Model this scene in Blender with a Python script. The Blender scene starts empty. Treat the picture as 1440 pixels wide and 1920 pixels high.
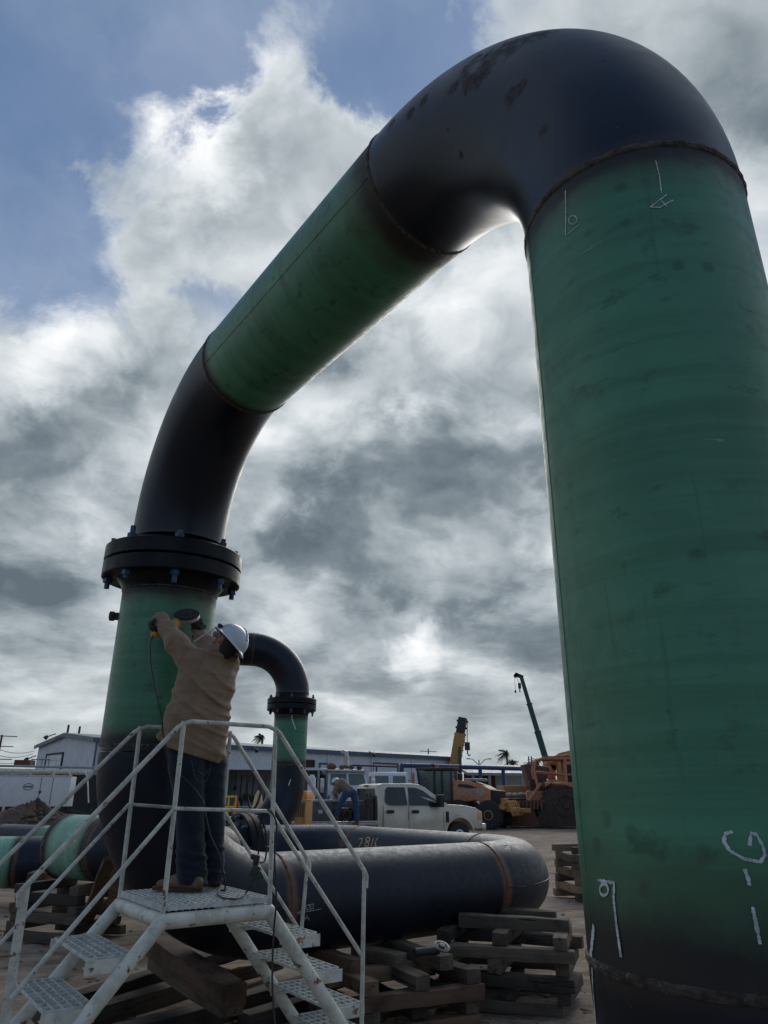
import bpy, bmesh, math, random
import numpy as np
from mathutils import Vector, Matrix
from mathutils.bvhtree import BVHTree
S = bpy.context.scene
C = S.collection
PI = math.pi
rnd = random.Random(7)
# ---------------------------------------------------------------- camera
F = 1325.0; PITCH = math.atan(530 / 1325); ROLL = .006; CH = 1.65
cd = bpy.data.cameras.new('camera'); cam = bpy.data.objects.new('camera', cd); C.objects.link(cam)
cd.sensor_fit = 'VERTICAL'; cd.sensor_height = 24.0; cd.sensor_width = 18.0; cd.lens = 24.0 * F / 1920
cd.clip_start = .05; cd.clip_end = 3000
cam.location = (0, 0, CH); S.camera = cam
cp, sp_ = math.cos(PITCH), math.sin(PITCH)
FW = Vector((0, cp, sp_)); U0 = Vector((0, -sp_, cp)); R0 = Vector((1, 0, 0))
RT = R0 * math.cos(ROLL) + U0 * math.sin(ROLL); UP = -R0 * math.sin(ROLL) + U0 * math.cos(ROLL)
cam.rotation_euler = Matrix((RT, UP, -FW)).transposed().to_euler()
O = Vector((0, 0, CH))
def ray(x, y): return (FW * F + RT * (x - 720) + UP * (960 - y)).normalized()
def at(x, y, Y): d = ray(x, y); return O + d * (Y / d.y)           # point of the line of sight at a distance north
def gz(x, y, z=0.0): d = ray(x, y); return O + d * ((z - CH) / d.z)
# ---------------------------------------------------------------- render / view
S.render.engine = 'CYCLES'
S.view_settings.view_transform = 'Standard'; S.view_settings.look = 'None'
S.view_settings.exposure = 0.12; S.view_settings.gamma = 1.0; S.view_settings.use_curve_mapping = False
# ---------------------------------------------------------------- world: sky with broken cloud
SUN_EL = math.radians(32); SUN_AZ = math.radians(14)              # sun ahead, behind the cloud
w = bpy.data.worlds.new("World"); S.world = w; w.use_nodes = True
nt = w.node_tree; nt.nodes.clear()
class NG:
    def __init__(s, nt): s.nt = nt
    def n(s, t, **k):
        o = s.nt.nodes.new(t)
        for a, b in k.items(): setattr(o, a, b)
        return o
    def l(s, a, b): s.nt.links.new(a, b)
    def put(s, sock, v):
        if hasattr(v, 'bl_rna') and isinstance(v, bpy.types.NodeSocket): s.l(v, sock)
        else: sock.default_value = v
    def math(s, op, a, b=None, c=None, clamp=False):
        o = s.n('ShaderNodeMath', operation=op, use_clamp=clamp); s.put(o.inputs[0], a)
        if b is not None: s.put(o.inputs[1], b)
        if c is not None: s.put(o.inputs[2], c)
        return o.outputs[0]
    def vmath(s, op, a, b=None, out=0):
        o = s.n('ShaderNodeVectorMath', operation=op); s.put(o.inputs[0], a)
        if b is not None: s.put(o.inputs[1], b)
        return o.outputs['Value'] if out else o.outputs[0]
    def ramp(s, v, a, b, c=0., d=1., mode='SMOOTHSTEP'):
        o = s.n('ShaderNodeMapRange', interpolation_type=mode); s.put(o.inputs[0], v)
        o.inputs[1].default_value = a; o.inputs[2].default_value = b; o.inputs[3].default_value = c; o.inputs[4].default_value = d
        return o.outputs[0]
    def noise(s, vec, scale, detail=4, rough=.55, dist=0., lac=2., col=False):
        o = s.n('ShaderNodeTexNoise'); s.put(o.inputs['Vector'], vec); o.inputs['Scale'].default_value = scale
        o.inputs['Detail'].default_value = detail; o.inputs['Roughness'].default_value = rough
        o.inputs['Distortion'].default_value = dist; o.inputs['Lacunarity'].default_value = lac
        return o.outputs['Color'] if col else o.outputs['Fac']
    def mix(s, f, a, b, mode='MIX'):
        o = s.n('ShaderNodeMix', data_type='RGBA', blend_type=mode); s.put(o.inputs[0], f)
        for sock, v in ((o.inputs[6], a), (o.inputs[7], b)):
            if isinstance(v, tuple): v = (*v[:3], 1)
            s.put(sock, v)
        return o.outputs[2]
g = NG(nt)
tc = g.n('ShaderNodeTexCoord'); dirv = g.vmath('NORMALIZE', tc.outputs['Generated'])
sep = g.n('ShaderNodeSeparateXYZ'); g.l(dirv, sep.inputs[0])
def planar(k, sc=1.0):
    z_ = g.math('ADD', g.math('MAXIMUM', sep.outputs[2], 0.0), k); c_ = g.n('ShaderNodeCombineXYZ'); g.l(g.math('DIVIDE', sep.outputs[0], z_), c_.inputs[0]); g.l(g.math('DIVIDE', sep.outputs[1], z_), c_.inputs[1]); c_.inputs[2].default_value = k * 3
    return c_.outputs[0]
pv = planar(.26); pw = planar(.40)
def warp_(v, sc, am, d=4): return g.vmath('ADD', v, g.vmath('MULTIPLY', g.vmath('SUBTRACT', g.noise(v, sc, d, .55, col=True), (.5, .5, .5)), (am, am, am)))
warp = warp_(warp_(pw, 1.8, .45), 7.0, .10)
warpl = warp_(warp_(pv, 1.5, .40), 6.0, .10)
dwarp = g.vmath('NORMALIZE', g.vmath('ADD', g.vmath('ADD', dirv, g.vmath('MULTIPLY', g.vmath('SUBTRACT', g.noise(dirv, 6.0, 8, .62, .3, col=True), (.5, .5, .5)), (.26, .26, .26))), g.vmath('MULTIPLY', g.vmath('SUBTRACT', g.noise(dirv, 26.0, 5, .6, col=True), (.5, .5, .5)), (.03, .03, .03))))
def blob(px, py, rpx, amp, acc):
    d = ray(px, py); rad = rpx / F * .9
    dot = g.vmath('DOT_PRODUCT', dwarp, tuple(d), out=1)
    v = g.ramp(dot, math.cos(rad * 1.4), 1.0 - (1 - math.cos(rad * .15)), 0, amp)
    return v if acc is None else g.math('ADD', acc, v)
cov = None
for b in [(90, 480, 330, -.30), (60, 150, 360, -.34), (520, 60, 230, -.20), (720, 110, 160, -.16), (440, 640, 110, -.20), (620, 160, 80, -.1), (1180, -40, 420, .12),
          (420, 260, 220, .46), (270, 330, 170, .36), (600, 330, 190, .36), (210, 450, 110, .26), (320, 570, 90, .24), (560, 500, 150, .28), (50, 60, 110, .14), (100, 330, 90, .08),
          (900, 500, 300, .3), (60, 760, 250, .30), (420, 800, 240, .25), (1300, 200, 260, .2), (500, 20, 80, .12), (340, 60, 150, -.34), (150, 300, 120, -.12), (470, 90, 90, -.16), (700, 200, 70, -.1), (760, 40, 120, -.12)]: cov = blob(*b, cov)
low = g.ramp(sep.outputs[2], .46, .64, .34, 0.0)
behind = g.ramp(sep.outputs[1], -.35, .25, -.16, 0.0)
dens = g.math('ADD', g.math('ADD', g.math('ADD', g.noise(warp, 2.0, 14, .60, .15), low), cov), behind)
cover = g.math('MULTIPLY', g.ramp(dens, .37, .70, .12, 1.0), g.ramp(sep.outputs[1], -.45, .15, .38, 1.0))
sh = None
for b in [(150, 800, 110, -.20), (60, 860, 90, -.12), (230, 930, 80, -.10), (870, 860, 120, -.26), (740, 840, 70, -.14), (990, 890, 90, -.16), (600, 1000, 90, -.26), (740, 1010, 90, -.24), (880, 1050, 120, -.28), (980, 1110, 70, -.12), (700, 1110, 90, -.16), (850, 1140, 80, -.12), (430, 1200, 90, -.16), (30, 1010, 90, -.18), (90, 1150, 100, -.18), (560, 1190, 80, -.15), (940, 1290, 130, -.15), (640, 1300, 100, -.1),
          (1380, 200, 200, -.05), (480, 350, 90, -.08), (400, 430, 60, -.04), (650, 840, 90, -.12), (1000, 60, 260, .10), (560, 600, 80, -.1),
          (430, 200, 130, .28), (330, 250, 120, .26), (300, 400, 130, .22), (450, 400, 120, .16), (640, 1250, 160, .12), (850, 1330, 160, .14), (150, 1250, 150, .14), (640, 290, 100, .34), (930, 940, 60, .16), (560, 940, 60, .14), (540, 470, 110, .18), (130, 450, 80, .2), (270, 600, 60, .2), (110, 660, 80, .28), (20, 690, 80, .22), (620, 730, 90, .22), (980, 560, 150, .36), (820, 640, 120, .25), (730, 700, 80, .16), (540, 890, 90, .22), (960, 800, 80, .28), (1010, 1000, 70, .2), (770, 1215, 60, .24), (900, 1220, 80, .1), (320, 880, 120, .14), (1420, 430, 150, .4), (500, 1100, 90, .12), (200, 1060, 90, .1)]: sh = blob(*b, sh)
n_lo = g.noise(warpl, 2.7, 9, .52, .1)
shade = g.ramp(g.math('ADD', g.math('MULTIPLY_ADD', g.math('SUBTRACT', n_lo, .5), 2.1, .50), g.math('ADD', sh, g.ramp(dens, .45, .85, .16, -.04))), .0, 1.10, 0, 1, 'LINEAR')
hor = g.ramp(sep.outputs[2], 0.0, .22, 1, 0)
cr = g.n('ShaderNodeValToRGB'); g.l(shade, cr.inputs[0])
e = cr.color_ramp.elements; e[0].position = 0; e[0].color = (.115, .148, .178, 1); e[1].position = 1; e[1].color = (.93, .94, .95, 1)
for p_, c_ in ((.22, (.20, .242, .275)), (.5, (.415, .468, .50)), (.75, (.67, .71, .74))):
    el = e.new(p_); el.color = (*c_, 1)
cloud = g.mix(g.math('MULTIPLY', hor, .5), cr.outputs[0], (.50, .54, .545))
sky = g.n('ShaderNodeTexSky', sky_type='NISHITA', sun_disc=False, sun_elevation=SUN_EL, sun_rotation=SUN_AZ, altitude=20, air_density=1.0, dust_density=.6, ozone_density=2.5)
skyb = g.mix(1.0, sky.outputs[0], (.062, .073, .086), 'MULTIPLY')
# a deeper, more even blue away from the sun
skyc = g.mix(g.ramp(g.noise(warp, 1.1, 9, .6, .3), .36, .70, 0.05, .75), g.mix(.65, skyb, (.080, .165, .345)), (.30, .39, .52))
final = g.mix(cover, skyc, cloud)
bg = g.n('ShaderNodeBackground'); g.l(final, bg.inputs[0]); bg.inputs[1].default_value = 1.0
out = g.n('ShaderNodeOutputWorld'); g.l(bg.outputs[0], out.inputs[0])
# ---------------------------------------------------------------- sun (behind thin cloud)
sl = bpy.data.lights.new('sun', 'SUN'); sl.energy = 1.05; sl.angle = math.radians(38); sl.color = (1, .95, .88)
so = bpy.data.objects.new('sun', sl); C.objects.link(so)
sd = Vector((math.sin(SUN_AZ) * math.cos(SUN_EL), math.cos(SUN_AZ) * math.cos(SUN_EL), math.sin(SUN_EL)))
so.rotation_euler = sd.to_track_quat('Z', 'Y').to_euler(); so.location = (0, 0, 30)
# ---------------------------------------------------------------- materials
def newmat(name):
    m = bpy.data.materials.new(name); m.use_nodes = True; t = m.node_tree; t.nodes.clear(); g = NG(t)
    bs = g.n('ShaderNodeBsdfPrincipled'); o = g.n('ShaderNodeOutputMaterial'); g.l(bs.outputs[0], o.inputs[0])
    return m, g, bs
def objco(g, sc=(1, 1, 1)):
    t = g.n('ShaderNodeTexCoord').outputs['Object']
    return t if sc == (1, 1, 1) else g.vmath('MULTIPLY', t, sc)
def bump(g, bs, h, strength=.3, dist=.01):
    b = g.n('ShaderNodeBump'); g.put(b.inputs['Height'], h); b.inputs['Strength'].default_value = strength; b.inputs['Distance'].default_value = dist
    g.l(b.outputs[0], bs.inputs['Normal'])
MATS = {}
def mat(name, col, col2=None, rough=.6, metal=0., scale=6., spots=None, spot_t=.62, spot_scale=14., bmp=.15, stretch=(1, 1, 1), rand=0., dirt=None, spec=.5, emis=None):
    """weathered material: two tones by noise, optional wear spots, optional per-object variation"""
    if name in MATS: return MATS[name]
    m, g, bs = newmat(name); co = objco(g, stretch)
    if rand:
        oi = g.n('ShaderNodeObjectInfo'); co = g.vmath('ADD', co, g.vmath('SCALE', (13.1, 7.7, 3.3), None)) if False else co
        off = g.n('ShaderNodeCombineXYZ'); g.l(g.math('MULTIPLY', oi.outputs['Random'], 37.), off.inputs[0]); co = g.vmath('ADD', co, off.outputs[0])
    n1 = g.noise(co, scale, 6, .6)
    c = g.mix(g.ramp(n1, .35, .68), col, col2 or tuple(v * .75 for v in col))
    if dirt: c = g.mix(g.ramp(g.noise(co, scale * 1.1, 10, .72, .3), .50, .74, 0, .6), c, dirt)
    if spots: c = g.mix(g.ramp(g.noise(co, spot_scale, 7, .7), spot_t, spot_t + .05), c, spots)
    if rand:
        hs = g.n('ShaderNodeHueSaturation'); g.l(c, hs.inputs['Color']); g.l(g.math('MULTIPLY_ADD', oi.outputs['Random'], 2 * rand, 1 - rand), hs.inputs['Value']); c = hs.outputs[0]
    g.put(bs.inputs['Base Color'], c if not isinstance(c, tuple) else (*c, 1))
    g.l(g.ramp(n1, .3, .7, max(rough - .1, 0), min(rough + .1, 1)), bs.inputs['Roughness'])
    bs.inputs['Metallic'].default_value = metal; bs.inputs['Specular IOR Level'].default_value = spec
    if emis: bs.inputs['Emission Color'].default_value = (*emis[0], 1); bs.inputs['Emission Strength'].default_value = emis[1]
    if bmp: bump(g, bs, g.noise(co, scale * 6, 6, .65), bmp, .01)
    MATS[name] = m; return m
def pipe_mat(name, kind):
    m, g, bs = newmat(name)
    uv = g.n('ShaderNodeUVMap').outputs[0]; su = g.n('ShaderNodeSeparateXYZ'); g.l(uv, su.inputs[0])
    at_ = g.n('ShaderNodeAttribute', attribute_name='dw'); dw = at_.outputs['Fac']
    co = g.n('ShaderNodeTexCoord').outputs['Object']; gen = g.n('ShaderNodeNewGeometry'); nz = g.n('ShaderNodeSeparateXYZ'); g.l(gen.outputs['True Normal'], nz.inputs[0])
    fine = g.noise(co, 22, 8, .65); broad = g.noise(co, 1.7, 5, .6, .4)
    # circumferential mill banding and smudges
    bandco = g.n('ShaderNodeCombineXYZ'); g.l(g.math('MULTIPLY', su.outputs[0], .35), bandco.inputs[0]); g.l(g.math('MULTIPLY', su.outputs[1], 9.), bandco.inputs[1])
    band = g.noise(bandco.outputs[0], 1.0, 5, .65)
    smud = g.noise(g.vmath('MULTIPLY', co, (1, 1, 1.6)), 7.5, 7, .62, .3)
    dwn = g.math('ADD', dw, g.math('MULTIPLY', g.math('SUBTRACT', g.noise(co, 5., 7, .65), .5), .09))
    if kind in ('green', 'mint'):
        a, b_ = ((.040, .178, .096), (.060, .235, .136)) if kind == 'green' else ((.19, .39, .27), (.27, .48, .35))
        c = g.mix(g.ramp(band, .38, .62), tuple(v * .9 for v in a), tuple(v * .95 for v in b_))
        c = g.mix(g.ramp(broad, .35, .7, 0, .55), c, tuple(v * .72 for v in a))
        c = g.mix(g.ramp(smud, .56, .70, 0, .6), c, tuple(v * .33 for v in a))
        c = g.mix(g.ramp(g.noise(co, 46, 5, .6), .70, .75, 0, .8), c, (.012, .014, .012))
        c = g.mix(g.ramp(g.noise(g.vmath('MULTIPLY', co, (60, 60, 3)), 1.0, 4, .7), .70, .78, 0, .18), c, (.45, .6, .5))
        scr = g.noise(g.vmath('MULTIPLY', co, (9, 9, 70)), 1.0, 3, .6, 1.2); c = g.mix(g.ramp(scr, .73, .745, 0, .35), c, tuple(min(1, v * 2.6 + .04) for v in a))
        drp = g.noise(g.vmath('MULTIPLY', co, (26, 26, 1.6)), 1.0, 5, .6, .2); c = g.mix(g.ramp(drp, .62, .70, 0, .35), c, tuple(v * .5 for v in a))
        vor = g.n('ShaderNodeTexVoronoi', feature='F1'); g.l(co, vor.inputs['Vector']); vor.inputs['Scale'].default_value = 8.; c = g.mix(g.math('MULTIPLY', g.ramp(vor.outputs['Distance'], .10, .22, .6, 0), g.ramp(g.noise(co, 2.3, 3, .5), .46, .54)), c, tuple(v * .3 for v in a))
        c = g.mix(g.ramp(dwn, .11, .19, .5, 0), c, (.040, .05, .02))
        dk = g.mix(g.ramp(fine, .4, .75), (.0065, .006, .006), (.022, .015, .011))
        c = g.mix(g.ramp(dwn, .035, .125, 1, 0), c, dk)
        r = g.math('ADD', g.ramp(fine, .3, .7, .34, .50), g.ramp(dwn, .05, .14, .15, 0))
        sp = .5
    else:
        k = {'black': 1.0, 'ground': 1.3}[kind]
        c = g.mix(g.ramp(broad, .3, .7), (.0035 * k, .0042 * k, .0078 * k), (.008 * k, .009 * k, .0145 * k))
        c = g.mix(g.ramp(g.noise(g.vmath('MULTIPLY', co, (1.3, 1.3, 3)), 3.1, 8, .68, .8), .62, .72, 0, .35), c, (.040, .026, .019))
        c = g.mix(g.ramp(g.noise(co, 55, 4, .6), .70, .74, 0, .6), c, (.12, .12, .12))
        if kind == 'ground':   # dust on top, with the sky's reflection painted into the same pale tone
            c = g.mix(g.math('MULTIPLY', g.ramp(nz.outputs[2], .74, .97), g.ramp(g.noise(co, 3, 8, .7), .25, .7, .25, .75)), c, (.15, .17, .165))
            rr = g.math('ADD', dw, g.math('MULTIPLY', g.math('SUBTRACT', g.noise(co, 9., 6, .6), .5), .06))
            c = g.mix(g.ramp(rr, .015, .075, .8, 0), c, (.17, .075, .035))
        else:
            c = g.mix(g.ramp(dwn, .01, .06, .7, 0), c, (.034, .022, .017))
        r = g.ramp(broad, .3, .7, .30, .44) if kind == 'black' else g.ramp(fine, .3, .7, .40, .60)
        sp = .14 if kind == 'black' else .18; bs.inputs['Specular Tint'].default_value = (.72, .82, 1, 1)
    g.l(c, bs.inputs['Base Color']); g.l(r, bs.inputs['Roughness']); bs.inputs['Specular IOR Level'].default_value = sp if kind in ('green', 'mint') else .42
    bump(g, bs, g.math('ADD', g.math('MULTIPLY', g.noise(co, 1.9, 3, .5), 1.0), g.math('MULTIPLY', fine, .10)), .25, .012)
    return m
M_GREEN = pipe_mat('green_epoxy_coating', 'green'); M_MINT = pipe_mat('mint_epoxy_coating', 'mint')
M_BLACK = pipe_mat('black_primer', 'black'); M_GBLK = pipe_mat('dusty_sheened_black_primer', 'ground')
M_WELD = mat('weld_bead', (.10, .082, .07), (.035, .026, .022), rough=.55, metal=.35, scale=30, spots=(.30, .27, .24), spot_t=.60, spot_scale=45, bmp=.9)
M_RUSTW = mat('rusty_weld_bead', (.16, .085, .052), (.07, .042, .032), rough=.8, scale=25, spots=(.30, .22, .17), spot_t=.66, spot_scale=40, bmp=.9)
M_FLANGE = mat('flange_paint', (.0085, .010, .014), (.004, .005, .0075), rough=.40, spec=.16, scale=7, spots=(.09, .08, .08), spot_t=.70, spot_scale=12, bmp=.1)
M_BOLT = mat('blue_bolt_coating', (.012, .05, .12), (.008, .03, .075), rough=.4, scale=30, bmp=.1)
M_CHALK = mat('white_paint_marker', (.60, .66, .68), (.30, .36, .36), rough=.8, scale=40, bmp=0)
M_CHALKF = mat('faint_chalk', (.34, .37, .39), (.20, .22, .24), rough=.9, scale=60, bmp=0)
# white painted steel with rust
M_WPAINT = mat('white_painted_pipe', (.66, .66, .58), (.46, .465, .40), rough=.5, scale=9, dirt=(.20, .21, .17), spots=(.17, .062, .026), spot_t=.585, spot_scale=13, bmp=.25)
M_WRAIL = mat('cream_painted_rail', (.60, .60, .53), (.40, .41, .36), rough=.55, scale=12, dirt=(.22, .22, .18), spots=(.14, .058, .026), spot_t=.59, spot_scale=18, bmp=.25)
M_GRATE = mat('white_grating', (.58, .61, .59), (.40, .43, .41), rough=.6, scale=14, dirt=(.16, .15, .11), spots=(.10, .085, .06), spot_t=.66, spot_scale=22, bmp=.2)
M_RUBBER = mat('black_rubber', (.010, .010, .011), (.016, .016, .017), rough=.6, scale=20, bmp=.05)
# wood
def wood(name, a, b, rand=.3):
    m, g, bs = newmat(name); oi = g.n('ShaderNodeObjectInfo'); off = g.n('ShaderNodeCombineXYZ'); g.l(g.math('MULTIPLY', oi.outputs['Random'], 31.), off.inputs[0]); g.l(g.math('MULTIPLY', oi.outputs['Random'], 57.), off.inputs[2])
    co = g.vmath('ADD', objco(g), off.outputs[0])
    gr = g.noise(g.vmath('MULTIPLY', co, (1.2, 26, 26)), 1., 6, .65, .5); st = g.noise(co, 3.2, 6, .6); ck = g.noise(g.vmath('MULTIPLY', co, (.9, 17, 17)), 1.3, 3, .5, .8)
    c = g.mix(g.ramp(gr, .3, .7), a, b); c = g.mix(g.ramp(st, .45, .7, 0, .75), c, tuple(v * .4 for v in b))
    c = g.mix(g.ramp(ck, .66, .71, 0, .8), c, (.008, .007, .006))
    hs = g.n('ShaderNodeHueSaturation'); g.l(c, hs.inputs['Color']); g.l(g.math('MULTIPLY_ADD', oi.outputs['Random'], 2 * rand, 1 - rand), hs.inputs['Value'])
    g.l(hs.outputs[0], bs.inputs['Base Color']); bs.inputs['Roughness'].default_value = .85; bs.inputs['Specular IOR Level'].default_value = .25
    bump(g, bs, g.math('ADD', gr, g.math('MULTIPLY', g.ramp(ck, .62, .72), -1.2)), .6, .006); return m
M_WOODG = wood('weathered_grey_timber', (.140, .110, .082), (.085, .068, .052)); M_WOODB = wood('brown_timber', (.15, .095, .062), (.09, .058, .042)); M_WOODT = wood('tan_timber', (.27, .18, .105), (.18, .12, .075)); M_WOODD = wood('dark_timber', (.065, .052, .043), (.04, .033, .028))

# ---------------------------------------------------------------- object helpers
def tag(o, label=None, cat=None, group=None, kind=None):
    if label: o['label'] = label
    if cat: o['category'] = cat
    if group: o['group'] = group
    if kind: o['kind'] = kind
    return o
def thing(name, label, cat, loc=(0, 0, 0), rz=0., group=None):
    o = bpy.data.objects.new(name, None); C.objects.link(o); o.location = loc; o.rotation_euler = (0, 0, rz); o.empty_display_size = .2
    return tag(o, label, cat, group)
def wmat(o):
    m = Matrix.Translation(o.location) @ o.rotation_euler.to_matrix().to_4x4()
    return (wmat(o.parent) @ m) if o.parent else m
class MB:
    def __init__(s): s.v = []; s.f = []; s.m = []; s.uv = None; s.k = 0
    def add(s, vs, fs):
        b = len(s.v); s.v += [Vector(v) for v in vs]; s.f += [tuple(i + b for i in f) for f in fs]; s.m += [s.k] * len(fs); return s
    def box(s, c, d, R=None):
        c = Vector(c); h = Vector(d) / 2; vs = []
        for x in (-1, 1):
            for y in (-1, 1):
                for z in (-1, 1):
                    p = Vector((x * h.x, y * h.y, z * h.z)); vs.append(c + (R @ p if R else p))
        return s.add(vs, [(0, 1, 3, 2), (4, 6, 7, 5), (0, 4, 5, 1), (2, 3, 7, 6), (0, 2, 6, 4), (1, 5, 7, 3)])
    def bb(s, x0, x1, y0, y1, z0, z1): return s.box(((x0 + x1) / 2, (y0 + y1) / 2, (z0 + z1) / 2), (x1 - x0, y1 - y0, z1 - z0))
    def beam(s, a, b, w, h, up=Vector((0, 0, 1))):
        a = Vector(a); b = Vector(b); x = (b - a).normalized(); y = up.cross(x).normalized(); z = x.cross(y)
        return s.box((a + b) / 2, ((b - a).length, w, h), Matrix((x, y, z)).transposed())
    def tube(s, pts, r, n=10, cap=True, closed=False):
        pts = [Vector(p) for p in pts]; N = len(pts); rr = r if isinstance(r, (list, tuple)) else [r] * N
        tg = []
        for i in range(N):
            a = pts[i - 1] if (i or closed) else pts[0]; b = pts[(i + 1) % N] if (i < N - 1 or closed) else pts[-1]; tg.append((b - a).normalized())
        ref = Vector((0, 0, 1)) if abs(tg[0].z) < .9 else Vector((1, 0, 0)); nx = tg[0].cross(ref).normalized(); vs = []
        for i in range(N):
            nx = (nx - tg[i] * nx.dot(tg[i])).normalized(); ny = tg[i].cross(nx)
            for k in range(n): t = 2 * PI * k / n; vs.append(pts[i] + (nx * math.cos(t) + ny * math.sin(t)) * rr[i])
        fs = []
        for i in range(N if closed else N - 1):
            j = (i + 1) % N
            for k in range(n): l = (k + 1) % n; fs.append((i * n + k, i * n + l, j * n + l, j * n + k))
        if cap and not closed: fs.append(tuple(range(n - 1, -1, -1))); fs.append(tuple((N - 1) * n + k for k in range(n)))
        return s.add(vs, fs)
    def cyl(s, a, b, r, r2=None, n=24): return s.tube([a, b], [r, r if r2 is None else r2], n)
    def lathe(s, prof, a, ax, n=32):   # profile (radius, distance along ax) about a
        a = Vector(a); ax = Vector(ax).normalized(); ref = Vector((0, 0, 1)) if abs(ax.z) < .9 else Vector((1, 0, 0)); x = ax.cross(ref).normalized(); y = ax.cross(x); vs = []
        for r, h in prof:
            for k in range(n): t = 2 * PI * k / n; vs.append(a + ax * h + (x * math.cos(t) + y * math.sin(t)) * max(r, .0004))
        fs = [(i * n + k, i * n + (k + 1) % n, (i + 1) * n + (k + 1) % n, (i + 1) * n + k) for i in range(len(prof) - 1) for k in range(n)]
        fs.append(tuple(range(n))[::-1]); fs.append(tuple((len(prof) - 1) * n + k for k in range(n)))
        return s.add(vs, fs)
    def prism(s, poly, w0, w1, plane='xz'):  # outline extruded between w0 and w1 on the third axis
        f3 = {'xz': lambda p, w: (p[0], w, p[1]), 'xy': lambda p, w: (p[0], p[1], w), 'yz': lambda p, w: (w, p[0], p[1])}[plane]; n = len(poly)
        return s.add([f3(p, w0) for p in poly] + [f3(p, w1) for p in poly], [tuple(range(n)), tuple(range(2 * n - 1, n - 1, -1))] + [(i, i + n, (i + 1) % n + n, (i + 1) % n) for i in range(n)])
    def ball(s, c, r, n=14, sc=(1, 1, 1)):
        c = Vector(c); prof = []; vs = []; m = n // 2 + 2
        for i in range(m + 1):
            a = PI * i / m
            for k in range(n): t = 2 * PI * k / n; vs.append(c + Vector((r * sc[0] * max(math.sin(a), .002) * math.cos(t), r * sc[1] * max(math.sin(a), .002) * math.sin(t), r * sc[2] * math.cos(a))))
        return s.add(vs, [(i * n + k, (i + 1) * n + k, (i + 1) * n + (k + 1) % n, i * n + (k + 1) % n) for i in range(m) for k in range(n)])
def obj(name, mb, mt, parent=None, world=False, smooth=True, bevel=0., ang=35, attrs=None, uv=None, label=None):
    me = bpy.data.meshes.new(name); vs = mb.v
    if world and parent is not None: I = wmat(parent).inverted(); vs = [I @ v for v in vs]
    me.from_pydata([tuple(v) for v in vs], [], mb.f)
    mts = mt if isinstance(mt, (list, tuple)) else [mt]
    for x in mts: me.materials.append(x)
    if len(mts) > 1: me.polygons.foreach_set('material_index', mb.m)
    bm = bmesh.new(); bm.from_mesh(me); bmesh.ops.recalc_face_normals(bm, faces=bm.faces[:])
    if bevel: 
        bmesh.ops.bevel(bm, geom=[e for e in bm.edges if len(e.link_faces) == 2 and e.calc_face_angle(0) > .6], offset=bevel, segments=2, affect='EDGES', profile=.6)
    bm.to_mesh(me); bm.free()
    if smooth:
        me.polygons.foreach_set('use_smooth', [True] * len(me.polygons)); me.set_sharp_from_angle(angle=math.radians(ang))
    if attrs:
        for k, v in attrs.items(): a = me.attributes.new(k, 'FLOAT', 'POINT'); a.data.foreach_set('value', v)
    if uv:
        L = me.uv_layers.new(name='UVMap'); 
        L.data.foreach_set('uv', [c for lp in me.loops for c in uv[lp.vertex_index]])
    o = bpy.data.objects.new(name, me); C.objects.link(o); o.parent = parent
    if label: o['label'] = label
    return o
def copy_tree(o, parent=None):
    c = o.copy(); C.objects.link(c); c.parent = parent
    for ch in list(o.children):
        copy_tree(ch, c)
    return c
def dup(o, loc, rz, label, group=None):
    c = copy_tree(o); c.location = loc; c.rotation_euler = (0, 0, rz); c['label'] = label
    if group: c['group'] = group
    return c

# ---------------------------------------------------------------- ground: one packed-dirt sheet to the horizon
def ground_z(x, y):
    d = math.hypot(x, y)
    return (.022 * math.sin(x * 1.3 + .4 * math.sin(y * .7)) * math.sin(y * .9 + 1) + .012 * math.sin(x * 3.1 + y * 2.2)) * min(1, 30 / (d + 1)) - .012
m, g, bs = newmat('packed_dirt')
co = g.n('ShaderNodeNewGeometry').outputs['Position']
n1 = g.noise(co, .35, 6, .6, .3); n2 = g.noise(co, 2.2, 8, .65); n3 = g.noise(co, 28, 5, .7); trk = g.noise(g.vmath('MULTIPLY', co, (.9, 1.5, 1)), 1.6, 8, .7, .4)
c = g.mix(g.ramp(n1, .3, .7), (.165, .115, .080), (.27, .20, .145)); c = g.mix(g.ramp(trk, .38, .64, 0, .7), c, (.42, .34, .26))
c = g.mix(g.ramp(n2, .5, .72, 0, .7), c, (.095, .074, .060)); c = g.mix(g.ramp(n3, .62, .72, 0, .7), c, (.42, .39, .35)); c = g.mix(g.ramp(g.noise(co, 11, 6, .7), .6, .7, 0, .7), c, (.07, .055, .046))
g.l(c, bs.inputs['Base Color']); bs.inputs['Roughness'].default_value = .92; bs.inputs['Specular IOR Level'].default_value = .2
bump(g, bs, g.math('ADD', g.math('MULTIPLY', n2, 2.0), g.math('ADD', g.math('MULTIPLY', trk, 1.5), g.math('MULTIPLY', n3, .5))), .9, .04)
M_DIRT = m
def axis(lo, hi, fine, step):
    v = [lo]; 
    while v[-1] < hi:
        a = abs(v[-1] - fine); v.append(v[-1] + max(step, a * .09))
    return v
xs = axis(-1500, 1500, 0, .35); ys = axis(-600, 2400, 6, .35)
mb = MB(); mb.v = [Vector((x, y, ground_z(x, y))) for y in ys for x in xs]
nx_ = len(xs); mb.f = [(j * nx_ + i, j * nx_ + i + 1, (j + 1) * nx_ + i + 1, (j + 1) * nx_ + i) for j in range(len(ys) - 1) for i in range(nx_ - 1)]; mb.m = [0] * len(mb.f)
tag(obj('ground', mb, M_DIRT, ang=180), kind='structure')
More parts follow.
